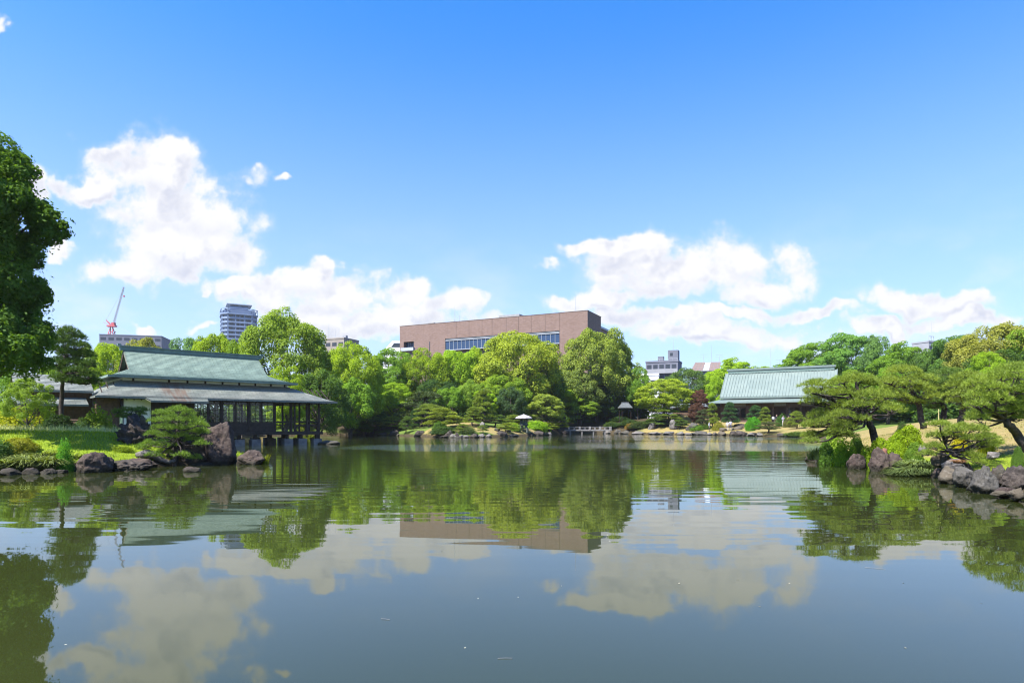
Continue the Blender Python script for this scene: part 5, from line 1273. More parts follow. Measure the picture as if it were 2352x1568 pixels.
pine_from(c1, S1, 33.0, [(572, 870), (575, 700), (580, 560), (600, 420), (620, 300), (640, 160)], 0.12,
          [(640,110,90,40),(560,160,80,36),(720,170,80,36),(610,220,110,40),(740,250,90,38),(540,280,80,36),(660,320,130,42),(790,330,90,40),(560,390,90,38),(700,410,130,42),(830,420,80,40),(590,470,110,38),(740,500,130,40),(850,520,80,34),(660,560,120,36),(790,590,100,34),(880,570,60,24),(560,540,70,30)],
          (0.060, 0.105, 0.024), 'tall dark pine with a straight trunk left of the tea house', 409, 1.1, tufts=95, per=11, needle=(0.16, 0.009), group='trees on the left bank')

far_pine(862, 940, 120, shore_d(862) + 2.5, 'spread', 0, PNL, 'low pine sprawling left over the dark shore rocks')
far_pine(812, 958, 84, shore_d(812) + 1.2, 'spread', 1, PNL, 'leftmost low pine dipping to the water by the tea house end')
far_pine(905, 955, 66, shore_d(905) + 3, 'spread', 1, PN, 'pine with mid-green tiers between the sprawling and the tall shore pine')
far_pine(965, 895, 110, shore_d(965) + 12, 'spread', 0, (0.06, 0.085, 0.032), 'tall flat-topped pine in the centre left of the far shore')
far_pine(985, 925, 80, shore_d(985) + 9, 'spread', 1, PN, 'smaller flat-topped pine right of the tall one')
far_pine(932, 955, 34, shore_d(932) + 1.0, 'dome', 0, PND, 'small dark round pine on a straight stem at the water')
far_pine(951, 940, 30, shore_d(951) + 7, 'cone', 0, (0.045, 0.09, 0.025), 'slim green pine left of the round pine')
far_pine(1024, 936, 88, shore_d(1024) + 6, 'dome', 0, PNL, 'full round pine with a crooked trunk on the golden turf')
far_pine(1103, 893, 66, shore_d(1103) + 10, 'cone', 0, PN, 'conical tiered pine with a dark straight trunk')
far_pine(1085, 935, 56, shore_d(1085) + 9, 'cone', 1, PN, 'shorter tiered pine left of the conical one')
far_pine(1060, 972, 34, shore_d(1060) + 1.8, 'spread', 0, PN, 'tiny crooked pine leaning by the shore stones')
far_pine(1108, 975, 30, shore_d(1108) + 1.5, 'spread', 1, PN, 'tiny thin pine among the shore stones')
far_pine(1135, 950, 60, shore_d(1135) + 8, 'spread', 1, PND, 'dark low pine right of the conical one')
far_pine(1180, 952, 56, shore_d(1180) + 7, 'dome', 0, PN, 'rounded pine just left of the stone lantern')
far_pine(1160, 970, 50, shore_d(1160) + 2.2, 'spread', 0, PNL, 'low flat pine over the dark rock left of the lantern')
far_pine(1243, 915, 70, shore_d(1243) + 8, 'dome', 0, (0.075, 0.09, 0.035), 'upright pine behind the stone lantern')
far_pine(1282, 945, 56, shore_d(1282) + 3, 'cone', 1, PNL, 'tiered pine right of the stone lantern')
far_pine(1262, 968, 50, shore_d(1262) + 1.6, 'spread', 1, PNL, 'low spreading pine between the lantern and the bridge')
far_pine(1536, 935, 66, shore_d(1536) + 5, 'spread', 0, PN, 'pine with layered pads left of the golden lawn')
far_pine(1507, 950, 52, shore_d(1507) + 4, 'dome', 0, PND, 'shaded round pine left of the layered one')
far_pine(1560, 962, 44, shore_d(1560) + 3, 'spread', 1, PND, 'dark low pine above the grey striped rock')
far_pine(1614, 938, 34, shore_d(1614) + 4, 'spread', 1, (0.07, 0.085, 0.035), 'thin crooked pine left of the twin pine')
far_pine(1637, 926, 38, shore_d(1637) + 5, 'cone', 0, PN, 'tall twin pine leaning left of the path')
far_pine(1678, 925, 46, shore_d(1678) + 8, 'cone', 1, (0.04, 0.085, 0.03), 'dark tiered pine standing above the two walkers')
far_pine(1731, 931, 36, shore_d(1731) + 13, 'dome', 0, (0.04, 0.09, 0.028), 'rounded green pine in front of the hall doors')
far_pine(1758, 935, 36, shore_d(1758) + 12, 'cone', 0, PN, 'tiered pine right of the rounded green one')
far_pine(1762, 968, 62, shore_d(1762) + 1.2, 'spread', 0, (0.08, 0.095, 0.038), 'low pine spreading over the shore rocks right of the bright topiary')
far_pine(1830, 944, 40, shore_d(1830) + 9, 'dome', 0, PN, 'round pine at the right end of the far lawn')
far_pine(700, 925, 50, 74, 'cone', 1, PNY, 'bright tiered pine seen through the open veranda', 'pruned pines on the far shore')

# ------------------------------------------------------------------ shrubs
AZ = (0.055, 0.10, 0.018)
bush(135, 980, 948, 96, 31.0, 1, (0.012, 0.026, 0.008), 'dark clipped dome on the left lawn', deep=0.8)
bush(45, 1052, 1002, 84, 22.5, 0, (0.12, 0.125, 0.02), 'golden-tipped azalea at the left shore')
bush(-2, 1060, 1010, 60, 21.5, 2, (0.03, 0.06, 0.02), 'dark shrub cut by the left edge at the shore')
bush(225, 978, 938, 70, 33.5, 2, (0.08, 0.12, 0.02), 'leafy light green shrub by the board fence')
bush(195, 980, 955, 60, 33.0, 1, (0.028, 0.055, 0.018), 'low dark shrub under the leafy one')
bush(40, 968, 942, 100, 36.0, 2, (0.16, 0.17, 0.012), 'bright yellow shrub at the back of the left lawn')
bush(5, 960, 925, 70, 38.0, 2, (0.10, 0.15, 0.02), 'light green shrub at the left edge behind the yellow one')
bush(148, 1068, 1008, 40, 21.6, 3, (0.06, 0.16, 0.02), 'upright fresh green leafy plant left of the round boulder', 'shrubs along the banks')
bush(280, 1066, 1030, 50, 24.4, 3, (0.11, 0.15, 0.02), 'loose light green shrub above the flat rock', 'shrubs along the banks')
x, y = c6(950, 1000); bush(x, y, c6(0, 850)[1], 250 * S6, 24.0, 0, (0.12, 0.17, 0.012), 'bright lime clipped shrub on the mound beside the leaning trunk')
x, y = c6(760, 1140); bush(x, y, c6(0, 950)[1], 230 * S6, 23.3, 0, (0.115, 0.165, 0.012), 'lime shrub down to the purple-grey boulder')
x, y = c6(470, 1150); bush(x, y, c6(0, 985)[1], 190 * S6, 25.0, 2, (0.13, 0.20, 0.02), 'feathery bright green shrub between the dark boulder and the pointed one')
x, y = c6(390, 1060); bush(x, y, c6(0, 915)[1], 170 * S6, 27.0, 2, (0.11, 0.17, 0.02), 'bright green shrub under the spreading pine boughs')
x, y = c6(1355, 1000); bush(x, y, c6(0, 905)[1], 140 * S6, 21.6, 2, (0.20, 0.18, 0.012), 'yellow-leaved shrub behind the low trained pine')
x, y = c6(1230, 1080); bush(x, y, c6(0, 1005)[1], 110 * S6, 20.9, 2, (0.14, 0.18, 0.015), 'small yellow-green shrub among the right bank rocks')
x, y = c6(1560, 1000); bush(x, y, c6(0, 915)[1], 120 * S6, 21.0, 2, (0.16, 0.17, 0.012), 'yellowish shrub right of the low trained pine')
x, y = c6(910, 870); bush(x, y, c6(0, 828)[1], 110 * S6, 27, 1, (0.03, 0.055, 0.02), 'small dark clipped bush on the bare slope')
x, y = c6(1800, 1075); bush(x, y, c6(0, 1020)[1], 100 * S6, 17.5, 1, (0.05, 0.09, 0.02), 'low green bush on the right-hand turf')
for cx, cb, ct, wpx, dd, col, lab in ((860, 1010, 905, 170, 23.0, (0.115, 0.17, 0.012), 'lime shrub between the leaning trunk and the clipped shrub'), (640, 1120, 1010, 130, 23.6, (0.12, 0.18, 0.014), 'small lime shrub above the pointed boulder'), (1000, 1060, 985, 150, 21.9, (0.07, 0.12, 0.02), 'mid-green shrub left of the low trained pine'),
        (330, 1090, 960, 150, 26.2, (0.05, 0.10, 0.02), 'dark green shrub below the lowest pine boughs'), (560, 1040, 940, 130, 26.0, (0.06, 0.11, 0.02), 'green shrub at the foot of the bare slope')):
    x, y = c6(cx, cb); bush(x, y, c6(0, ct)[1], wpx * S6, dd, 0, col, lab)
bush(1730, 971, 955, 40, shore_d(1730) + 7, 1, (0.045, 0.15, 0.012), 'vivid green clipped dome on the far lawn')
bush(1724, 983, 966, 22, shore_d(1724) + 4, 1, (0.04, 0.13, 0.012), 'small vivid green ball below the larger dome')
bush(1795, 965, 952, 28, shore_d(1795) + 13, 2, (0.035, 0.075, 0.02), 'dark leafy bush beside the visitors at the hall')
bush(1815, 966, 955, 34, shore_d(1815) + 12, 1, (0.07, 0.075, 0.035), 'greyish clipped bush right of the visitors')
bush(1650, 983, 968, 30, shore_d(1650) + 3, 1, (0.13, 0.13, 0.025), 'yellowish clipped bush left of the two walkers')
bush(1598, 990, 975, 34, shore_d(1598) + 2, 2, (0.07, 0.13, 0.02), 'fresh green bush behind the pale shore boulder')
bush(1616, 984, 972, 40, shore_d(1616) + 4, 3, (0.05, 0.085, 0.025), 'olive bush around the crooked pine')
bush(1230, 988, 965, 66, shore_d(1230) + 4, 3, (0.12, 0.20, 0.018), 'bright grass-green bank right of the lantern')
bush(1178, 986, 970, 40, shore_d(1178) + 4, 3, (0.10, 0.16, 0.02), 'green tuft left of the lantern legs')
bush(1010, 985, 965, 40, shore_d(1010) + 3, 0, (0.045, 0.085, 0.02), 'rounded green shrub under the full round pine')
bush(1020, 998, 978, 70, shore_d(1020) + 1.6, 3, (0.03, 0.055, 0.02), 'dark fringe of reeds left of the shore stones')
bush(1072, 992, 978, 50, shore_d(1072) + 1.8, 3, (0.05, 0.075, 0.03), 'greyish shrub behind the shore stones')
bush(800, 985, 955, 70, 108, 1, (0.025, 0.055, 0.025), 'dark mound of clipped shrub behind the veranda end')
bush(775, 965, 945, 40, 112, 2, (0.09, 0.12, 0.10), 'pale-flowering shrub beyond the veranda end')
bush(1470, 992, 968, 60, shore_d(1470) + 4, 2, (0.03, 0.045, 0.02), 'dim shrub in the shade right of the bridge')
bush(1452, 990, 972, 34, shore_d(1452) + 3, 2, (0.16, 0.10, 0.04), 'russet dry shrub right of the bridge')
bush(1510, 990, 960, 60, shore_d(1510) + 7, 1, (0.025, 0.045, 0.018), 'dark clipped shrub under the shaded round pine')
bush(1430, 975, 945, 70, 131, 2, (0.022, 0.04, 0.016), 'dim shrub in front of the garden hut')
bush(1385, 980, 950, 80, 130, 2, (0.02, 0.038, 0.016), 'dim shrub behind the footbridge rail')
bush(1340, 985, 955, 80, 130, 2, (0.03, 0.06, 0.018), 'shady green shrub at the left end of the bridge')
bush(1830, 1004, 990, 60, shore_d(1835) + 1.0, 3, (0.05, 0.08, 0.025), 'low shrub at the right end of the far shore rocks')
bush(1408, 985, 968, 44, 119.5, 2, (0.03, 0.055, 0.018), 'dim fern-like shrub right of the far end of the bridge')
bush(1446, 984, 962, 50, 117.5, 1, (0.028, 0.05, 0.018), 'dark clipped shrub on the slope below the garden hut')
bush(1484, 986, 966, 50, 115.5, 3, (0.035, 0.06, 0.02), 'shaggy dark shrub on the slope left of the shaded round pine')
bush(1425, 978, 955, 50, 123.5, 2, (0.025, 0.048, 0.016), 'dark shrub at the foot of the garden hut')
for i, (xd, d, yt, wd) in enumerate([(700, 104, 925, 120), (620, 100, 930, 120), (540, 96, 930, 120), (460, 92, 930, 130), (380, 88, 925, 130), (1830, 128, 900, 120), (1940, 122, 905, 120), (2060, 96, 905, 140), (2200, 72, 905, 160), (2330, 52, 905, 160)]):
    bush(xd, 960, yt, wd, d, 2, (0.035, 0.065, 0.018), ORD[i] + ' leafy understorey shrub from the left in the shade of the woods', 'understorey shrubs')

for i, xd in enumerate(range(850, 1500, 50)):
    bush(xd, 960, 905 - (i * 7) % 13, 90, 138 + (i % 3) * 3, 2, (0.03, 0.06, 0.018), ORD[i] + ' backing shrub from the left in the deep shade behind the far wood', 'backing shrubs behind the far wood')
# ------------------------------------------------------------------ rocks
# left bank
def lrock(cx, cy, wpx, hpx, seed, mat, label, **kw):
    x, y = c2(cx, cy); return rock_at(x, y, wpx * S2, hpx * S2, seed, mat, label, 'rocks of the left bank', name=kw.pop('name', 'boulder'), cat='boulder', **kw)
lrock(85, 1215, 270, 175, 3, ROCK_PURPLE, 'large rounded brown boulder at the left shore', d=21.0, hi=True)
lrock(390, 1200, 330, 75, 5, ROCK_DARK, 'flat layered dark rock low on the water', d=21.8, crag=0.25, hi=True, sink=0.3)
lrock(470, 1165, 280, 75, 6, ROCK_PURPLE, 'low brown rock behind the flat layered one', d=23.2, hi=True)
lrock(480, 1030, 340, 255, 7, ROCK_DARK, 'craggy black lava rock left of the draped pine', d=25.9, crag=0.48, hi=True, sink=0.2)
lrock(1185, 1140, 320, 340, 8, ROCK_PURPLE, 'tall smooth grey-brown boulder right of the draped pine', d=25.4, hi=True, sink=0.2)
lrock(960, 1150, 330, 180, 9, ROCK_DARK, 'broad shaded boulder under the draped pine', d=25.3, hi=True)
lrock(700, 1160, 330, 110, 11, ROCK_DARK, 'dark hollow rock beneath the pine trunk', d=25.0, crag=0.3, hi=True)
lrock(1290, 1170, 180, 110, 12, ROCK_DARK, 'wet black rock at the point of the left bank', d=26.0, crag=0.3)
lrock(1070, 1172, 220, 45, 14, ROCK_DARK, 'thin dark slab at the waterline below the pine', d=24.8)
lrock(1515, 1145, 235, 105, 13, ROCK_PURPLE, 'lone lumpy rock standing in the water right of the point', d=25.3, hi=True)
lrock(990, 1222, 150, 55, 16, ROCK_PURPLE, 'small half-sunk rock in open water', d=21.3)
lrock(760, 1080, 420, 200, 17, ROCK_DARK, 'dark mass of rock behind the draped pine', d=27.6, hi=True, crag=0.2)
for k, (xd, yd, w, h) in enumerate([(15, 1092, 40, 14), (60, 1093, 42, 16), (105, 1091, 34, 14), (132, 1091, 30, 12)]):
    rock_at(xd, yd, w, h, 20 + k, ROCK_DARK, ORD[k] + ' small grey rock from the left under the shore grasses', 'rocks of the left bank', d=20.0 + 0.25 * k)
def driftwood():
    p = [c2(500, 1060), c2(590, 1045), c2(660, 1060), c2(720, 1100), c2(790, 1125), c2(850, 1105)]
    pts = [at(x, y, 24.0 + 0.1 * i) for i, (x, y) in enumerate(p)]; b = pts[0].copy()
    mb = MB().tube([q - b for q in pts], [0.10, 0.17, 0.15, 0.10, 0.09, 0.05], 10)
    tag(mb.build('pine_root', ROCK_GREY, None, True, loc=b), 'pale curved root lying over the rocks below the draped pine', 'root')
driftwood()
# right bank
def rrock(cx, cy, wpx, hpx, seed, mat, label, d=None, **kw):
    x, y = c6(cx, cy); d = d or onwater(x, y); return rock_at(x, y, wpx * S6, hpx * S6, seed, mat, label, 'rocks of the right bank', d=d, name='boulder', cat='boulder', **kw)
rrock(340, 1155, 150, 95, 31, ROCK_GREY, 'squat dark-sided boulder at the left end of the right bank', hi=True)
rrock(228, 1145, 100, 38, 32, ROCK_PURPLE, 'flat layered stone left of the squat boulder')
rrock(585, 1205, 165, 112, 33, ROCK_PURPLE, 'pointed purple-brown boulder in the right bank group', hi=True, deep=0.7)
rrock(765, 1228, 190, 150, 34, ROCK_PURPLE, 'largest purple-grey boulder below the lime shrub', hi=True, deep=0.75)
rrock(860, 1190, 120, 110, 35, ROCK_PURPLE, 'rough grey-brown rock behind the largest boulder', d=21.3)
rrock(1250, 1160, 150, 80, 36, ROCK_TAN, 'tan rock half hidden above the strap-leaved mound', d=19.3)
rrock(1335, 1195, 150, 65, 37, ROCK_GREY, 'grey rock beneath the trained pine trunk', d=18.6)
rrock(1220, 1275, 100, 75, 38, ROCK_PURPLE, 'small brown rock at the waterline right of the mound')
rrock(1290, 1295, 150, 85, 39, ROCK_TAN, 'warm tan rock low at the waterline', d=17.0)
rrock(1415, 1320, 165, 108, 40, ROCK_PALE, 'pale split rock with a slanting crack', d=15.9, hi=True, deep=0.7)
rrock(1580, 1375, 230, 148, 41, ROCK_PALE, 'big pale-topped boulder near the right edge', d=14.6, hi=True, deep=0.8)
rrock(1690, 1300, 160, 100, 42, ROCK_DARK, 'mossy dark rock above the pale-topped boulder', d=15.6, crag=0.25)
rrock(1815, 1340, 160, 150, 43, ROCK_DARK, 'tall dark rock cut by the right edge', d=14.8, hi=True, crag=0.15)
rrock(1740, 1400, 140, 55, 44, ROCK_PURPLE, 'low brown stone at the foot of the tall dark rock', d=13.6)
rrock(1820, 1425, 110, 65, 45, ROCK_TAN, 'rounded tan stone at the lower right corner of the bank', d=13.0)
rrock(1690, 1405, 110, 25, 46, ROCK_TAN, 'thin tan slab awash beside the low brown stone', d=13.5)
rrock(1090, 1075, 60, 55, 47, ROCK_GREY, 'upright grey stone glimpsed behind the trained pine', d=21.0)
rrock(1620, 1110, 80, 40, 48, ROCK_GREY, 'grey stone on the turf beyond the trained pine', d=18.2)
rrock(640, 1130, 80, 50, 49, ROCK_DARK, 'dark stone in the shade of the lime shrub', d=24.0)
rrock(1480, 1370, 90, 40, 50, ROCK_DARK, 'wet dark stone between pale split rock and big boulder', d=15.2)
def stump():
    x, y = c6(768, 1100); p = at(x, y, 22.0); mb = MB().tube([(0, 0, -0.3), (0.01, 0, 0.0), (0.02, 0, 0.16), (0.05, 0, 0.24)], [0.11, 0.10, 0.09, 0.06], 10)
    tag(mb.build('tree_stump', simple('red_brown_stump', (0.13, 0.06, 0.04), (0.2, 0.10, 0.065), 12, 0.9, 0.01, 40), None, True, loc=p), 'reddish cut stump behind the largest purple-grey boulder', 'stump')
stump()
for cx, y0, y1, dd, lab in ((1190, 745, 845, 26, 'thin bamboo stake on the mound top'), (1188, 880, 1020, 21, 'thin bamboo stake among the low pine boughs')):
    a = at(*c6(cx, y1), dd); b = at(*c6(cx, y0), dd); a.z = min(a.z, gz(a.x, dd)) - 0.1
    tag(MB().tube([(0, 0, 0), (0, 0, b.z - a.z)], 0.018, 6).build('bamboo_stake', BAMBOO, loc=a), lab, 'stake', 'bamboo stakes')
# far shore: waterline stones counted from the left, in two runs
RW = [(850,27,20,'D'),(880,30,10,'P'),(905,22,19,'D'),(914,9,7,'P'),(962,30,21,'D'),(1004,12,9,'P'),(1030,20,22,'D'),(1046,22,14,'G'),(1060,12,10,'G'),(1070,12,9,'G'),(1092,18,9,'G'),(1107,16,13,'G'),(1122,14,9,'G'),
      (1025,34,8,'D'),(1040,18,13,'G'),(1048,14,16,'D'),(1068,16,9,'G'),(1088,20,14,'D'),(1106,17,11,'G'),(1122,17,11,'G'),(1153,26,20,'D'),(1174,15,9,'P'),(1182,22,10,'P'),(1219,14,13,'D'),(1235,26,16,'D'),(1252,18,10,'T'),(1262,15,10,'G'),(1296,30,15,'D')]
RW.sort()
MK = {'D': ROCK_DARK, 'G': ROCK_GREY, 'P': ROCK_PALE, 'T': ROCK_TAN}
for k, (xd, w, h, m) in enumerate(RW):
    dd = shore_d(xd) - 0.3
    rock_at(xd, HZ + EYE / (K * dd), w * 0.9, h * 0.62, 60 + k % 9, MK[m], ORD[k] + ' rock from the left along the wooded far shore up to the bridge', 'rocks along the wooded far shore', d=dd, sink=0.3)
RR = [(1395,22,11,'G'),(1419,20,13,'P'),(1440,26,9,'P'),(1468,42,9,'G'),(1508,36,8,'G'),(1537,27,10,'G'),(1566,20,9,'G'),(1585,22,7,'G'),(1612,42,13,'P'),(1631,12,9,'G'),(1644,14,9,'T'),(1660,22,11,'T'),(1687,22,13,'D'),(1707,32,15,'D'),(1730,24,10,'G'),(1747,16,9,'G'),(1797,20,12,'D'),(1813,16,10,'G'),(1830,18,9,'G')]
for k, (xd, w, h, m) in enumerate(RR):
    dd = shore_d(xd) - 0.4
    rock_at(xd, HZ + EYE / (K * dd), w * 0.9, h * 0.7, 70 + k % 9, MK[m], ORD[k] + ' stone right of the footbridge along the sunny far shore', 'edging stones of the sunny far shore', d=dd, sink=0.3)
for k, (xd, w, h, m, off, lab) in enumerate([(1590,24,20,'P',2.0,'pale peaked boulder behind the edging stones'),(1546,24,20,'G',3.0,'grey striped rock in the shade behind the edging stones'),(1498,22,17,'G',3.0,'purplish rock in the dark recess right of the bridge'),(1459,12,9,'D',3.0,'small dark rock beside the russet shrub'),
        (1662,20,7,'T',2.5,'tan flat stone at the foot of the path'),(1692,24,4,'T',5.0,'lowest tan step of the stone path'),(1697,22,4,'T',7.0,'middle tan step of the stone path'),(1702,20,4,'T',9.0,'upper tan step of the stone path'),(1700,34,8,'D',10.0,'dark low rock beside the path top'),
        (1107,17,15,'G',6.0,'upright grey stone on the golden turf'),(1142,15,8,'P',4.0,'pale stone on the turf left of the lantern'),(1168,14,8,'G',3.0,'grey stone just below the lantern bank'),(1000,28,13,'D',2.2,'dark rock bank behind the pale shore stones')]):
    dd = shore_d(xd) + off; x = gx(xd, dd); s = K * dd; z = gz(x, dd)
    rock('rock', x, dd, z + h * s * 0.25, w * s * 0.52, w * s * 0.45, h * s * 0.78, 80 + k, MK[m], lab, 'stones on the far banks')
rock('rock', gx(752, 52.5), 52.5, 0.02, 0.9, 0.6, 0.35, 91, ROCK_PALE, 'pinkish flat rock in the water at the end of the tea house', 'stones on the far banks')

# ------------------------------------------------------------------ grasses
def scatter(n, xr, yr, rng, keep):
    x = rng.uniform(*xr, n); y = rng.uniform(*yr, n); m = keep(x, y); x, y = x[m], y[m]
    return np.stack([x, y, ground(x, y) - 0.02], 1)
rg = np.random.default_rng(5)
def land(a, b=99): return lambda x, y: (lambda s: (s > a) & (s < b))(pond_sd(x, y))
P = scatter(60000, (-30, -11), (19, 40), rg, lambda x, y: (pond_sd(x, y) > 0.25) & (y < 29 + 0.1 * x + 3) & (x > -26))
grass_field('lawn_grass', P, 0.12, 0.010, (0.17, 0.24, 0.014), 'fresh bright grass covering the left bank lawn', 51)
P = scatter(34000, (-34, -15), (27, 37), rg, lambda x, y: (pond_sd(x, y) > 1.5) & (y > 27.5 + 0.15 * (x + 20)))
grass_field('meadow_grass', P, 0.42, 0.009, (0.42, 0.45, 0.26), 'pale tall seeding grass across the back of the left lawn', 52, lean=0.5)
P = scatter(60000, (11, 32), (13, 40), rg, land(0.3))
grass_field('mound_grass', P, 0.06, 0.011, (0.20, 0.19, 0.06), 'short golden turf on the right bank mound', 53)
P = scatter(16000, (5, 13), (97, 106), rg, land(0.6))
grass_field('reed_grass', P, 0.7, 0.03, (0.10, 0.19, 0.016), 'vivid long grass behind the stone lantern', 54)
# strap-leaved plants along the left shore and under the right bank
SL = (0.12, 0.155, 0.05)
for k, (xd, d, s) in enumerate([(8, 19.9, 0.75), (40, 20.2, 0.8), (72, 20.4, 0.85), (100, 20.6, 0.8), (126, 20.9, 0.75), (55, 21.3, 0.8), (90, 21.6, 0.8), (20, 21.2, 0.8), (170, 21.9, 0.55), (245, 22.9, 0.5)]):
    clump(gx(xd, d + 0.7), d + 0.7, s * 1.35, k % 2, SL, ORD[k] + ' arching grass plant from the left shore corner, above the small rocks', 'arching grasses on the left shore', z=0.1 + 0.15 * (k > 4))
for k, (cx, cy, s) in enumerate([(900, 1225, 0.75), (950, 1215, 0.85), (1010, 1210, 0.9), (1070, 1215, 0.9), (1130, 1225, 0.85), (1180, 1230, 0.7), (980, 1150, 0.85), (1060, 1140, 0.85), (1130, 1160, 0.85)]):
    x, y = c6(cx, 1245); d = 19.6 + (1245 - cy) * 0.008; clump(gx(c6(cx, 0)[0], d), d, s, 1, (0.10, 0.14, 0.05), ORD[k] + ' dark strap-leaved plant of the mound at the right bank waterline', 'strap-leaved mound on the right bank', z=-0.12 + (1245 - cy) * 0.003)
for k, (cx, cy) in enumerate([(230, 1090), (270, 1080), (310, 1085)]):
    d = 26.5; clump(gx(c6(cx, 0)[0], d), d, 0.75, 2, (0.03, 0.055, 0.02), ORD[k] + ' dark spiky grass plant behind the flat layered stone', 'dark spiky grasses', z=0.15)
x, y = c2(1640, 1090); clump(gx(x, 25.6), 25.6, 0.55, 2, (0.14, 0.17, 0.02), 'yellow-green water plant beside the lone rock', 'water plants', z=0.0, hs=1.1, name='water_plant')
x, y = c2(1330, 1070); clump(gx(x, 26.4), 26.4, 0.4, 2, (0.15, 0.16, 0.05), 'small yellow plant on the point of the left bank', 'water plants', z=0.25, name='water_plant')
x, y = c6(1340, 1215); clump(gx(x, 17.2), 17.2, 0.32, 1, (0.17, 0.10, 0.06), 'tuft of reddish dry fern among the right bank rocks', 'water plants', z=0.55, name='fern')

# ------------------------------------------------------------------ people
SKIN = simple('skin', (0.42, 0.26, 0.19), (0.46, 0.29, 0.21), 4, 0.6); HAIR = simple('black_hair', (0.012, 0.010, 0.009), (0.02, 0.017, 0.015), 20, 0.5); SHOE = simple('dark_shoe', (0.03, 0.03, 0.03), (0.05, 0.05, 0.05), 5, 0.6)
def person(loc, rz, height, shirt, trousers, label, pose='stand', hat=None, hair_c=None):
    s = height / 1.72
    J = {'pel': (0, 0, .95, .145), 'spi': (0, .01, 1.14, .125), 'che': (0, .01, 1.34, .145), 'nec': (0, 0, 1.48, .058), 'chin': (0, -.02, 1.56, .075), 'hea': (0, -.005, 1.63, .092), 'top': (0, 0, 1.70, .07), 'nose': (0, -.105, 1.60, .016)}
    for n_, sg in (('L', 1), ('R', -1)):
        J.update({'hip' + n_: (sg * .09, 0, .90, .10), 'kne' + n_: (sg * .10, -.02, .50, .066), 'ank' + n_: (sg * .10, .01, .09, .046), 'toe' + n_: (sg * .115, -.15, .035, .036),
                  'sho' + n_: (sg * .175, .01, 1.41, .062), 'elb' + n_: (sg * .235, .03, 1.13, .044), 'wri' + n_: (sg * .24, -.06, .90, .030), 'pal' + n_: (sg * .24, -.085, .83, .036)})
    if pose == 'walk':
        J['kneL'] = (.10, -.14, .52, .066); J['ankL'] = (.10, -.12, .10, .046); J['toeL'] = (.115, -.27, .05, .036); J['ankR'] = (-.10, .20, .12, .046); J['toeR'] = (-.11, .07, .045, .036)
        J['elbL'] = (.235, .10, 1.14, .044); J['wriL'] = (.24, .06, .91, .03); J['palL'] = (.24, .05, .84, .036)
    if pose == 'sit':
        for n_, sg in (('L', 1), ('R', -1)):
            J['hip' + n_] = (sg * .09, -.03, .90, .10); J['kne' + n_] = (sg * .11, -.43, .92, .066); J['ank' + n_] = (sg * .11, -.42, .50, .046); J['toe' + n_] = (sg * .115, -.57, .45, .036); J['wri' + n_] = (sg * .18, -.28, 1.02, .03); J['pal' + n_] = (sg * .16, -.35, 1.0, .036); J['elb' + n_] = (sg * .24, -.06, 1.12, .044)
    if pose == 'arms':
        for n_, sg in (('L', 1), ('R', -1)): J['elb' + n_] = (sg * .24, -.03, 1.14, .044); J['wri' + n_] = (sg * .10, -.22, 1.20, .03); J['pal' + n_] = (sg * .04, -.24, 1.25, .036)
    if pose == 'bend':
        for k in ('spi', 'che', 'nec', 'chin', 'hea', 'top', 'nose', 'shoL', 'shoR', 'elbL', 'elbR', 'wriL', 'wriR', 'palL', 'palR'):
            x_, y_, z_, r_ = J[k]; dz = z_ - .95; a = R(48); J[k] = (x_, y_ * math.cos(a) - dz * math.sin(a), .95 + dz * math.cos(a) + y_ * math.sin(a), r_)
    names = list(J); E = [('pel', 'spi'), ('spi', 'che'), ('che', 'nec'), ('nec', 'chin'), ('chin', 'hea'), ('hea', 'top'), ('hea', 'nose')]
    for n_ in 'LR': E += [('pel', 'hip' + n_), ('hip' + n_, 'kne' + n_), ('kne' + n_, 'ank' + n_), ('ank' + n_, 'toe' + n_), ('che', 'sho' + n_), ('sho' + n_, 'elb' + n_), ('elb' + n_, 'wri' + n_), ('wri' + n_, 'pal' + n_)]
    me = bpy.data.meshes.new('figure'); me.from_pydata([J[k][:3] for k in names], [(names.index(a), names.index(b)) for a, b in E], [])
    o = bpy.data.objects.new('figure', me); COL.objects.link(o)
    md = o.modifiers.new('skin', 'SKIN'); md.use_smooth_shade = True
    sk = me.skin_vertices[0].data
    for i, k in enumerate(names): sk[i].radius = (J[k][3], J[k][3] * (0.82 if k in ('pel', 'spi', 'che') else 1.0))
    sk[0].use_root = True
    sb = o.modifiers.new('sub', 'SUBSURF'); sb.levels = 1; sb.render_levels = 1
    dg = bpy.context.evaluated_depsgraph_get(); ev = bpy.data.meshes.new_from_object(o.evaluated_get(dg)); bpy.data.objects.remove(o); bpy.data.meshes.remove(me)
    V = [v.co.copy() for v in ev.vertices]; F = [tuple(p.vertices) for p in ev.polygons]; bpy.data.meshes.remove(ev)
    mats = [SKIN, shirt, trousers, SHOE]; mi = []
    groups = {'nec': 0, 'chin': 0, 'hea': 0, 'top': 0, 'nose': 0, 'wri': 0, 'pal': 0, 'pel': 2, 'spi': 1, 'che': 1, 'sho': 1, 'elb': 1, 'hip': 2, 'kne': 2, 'ank': 2, 'toe': 3}
    for f in F:
        c = sum((V[i] for i in f), Vector()) / len(f); k = min(names, key=lambda q: (Vector(J[q][:3]) - c).length - J[q][3] * 0.6); mi.append(groups[k.rstrip('LR')])
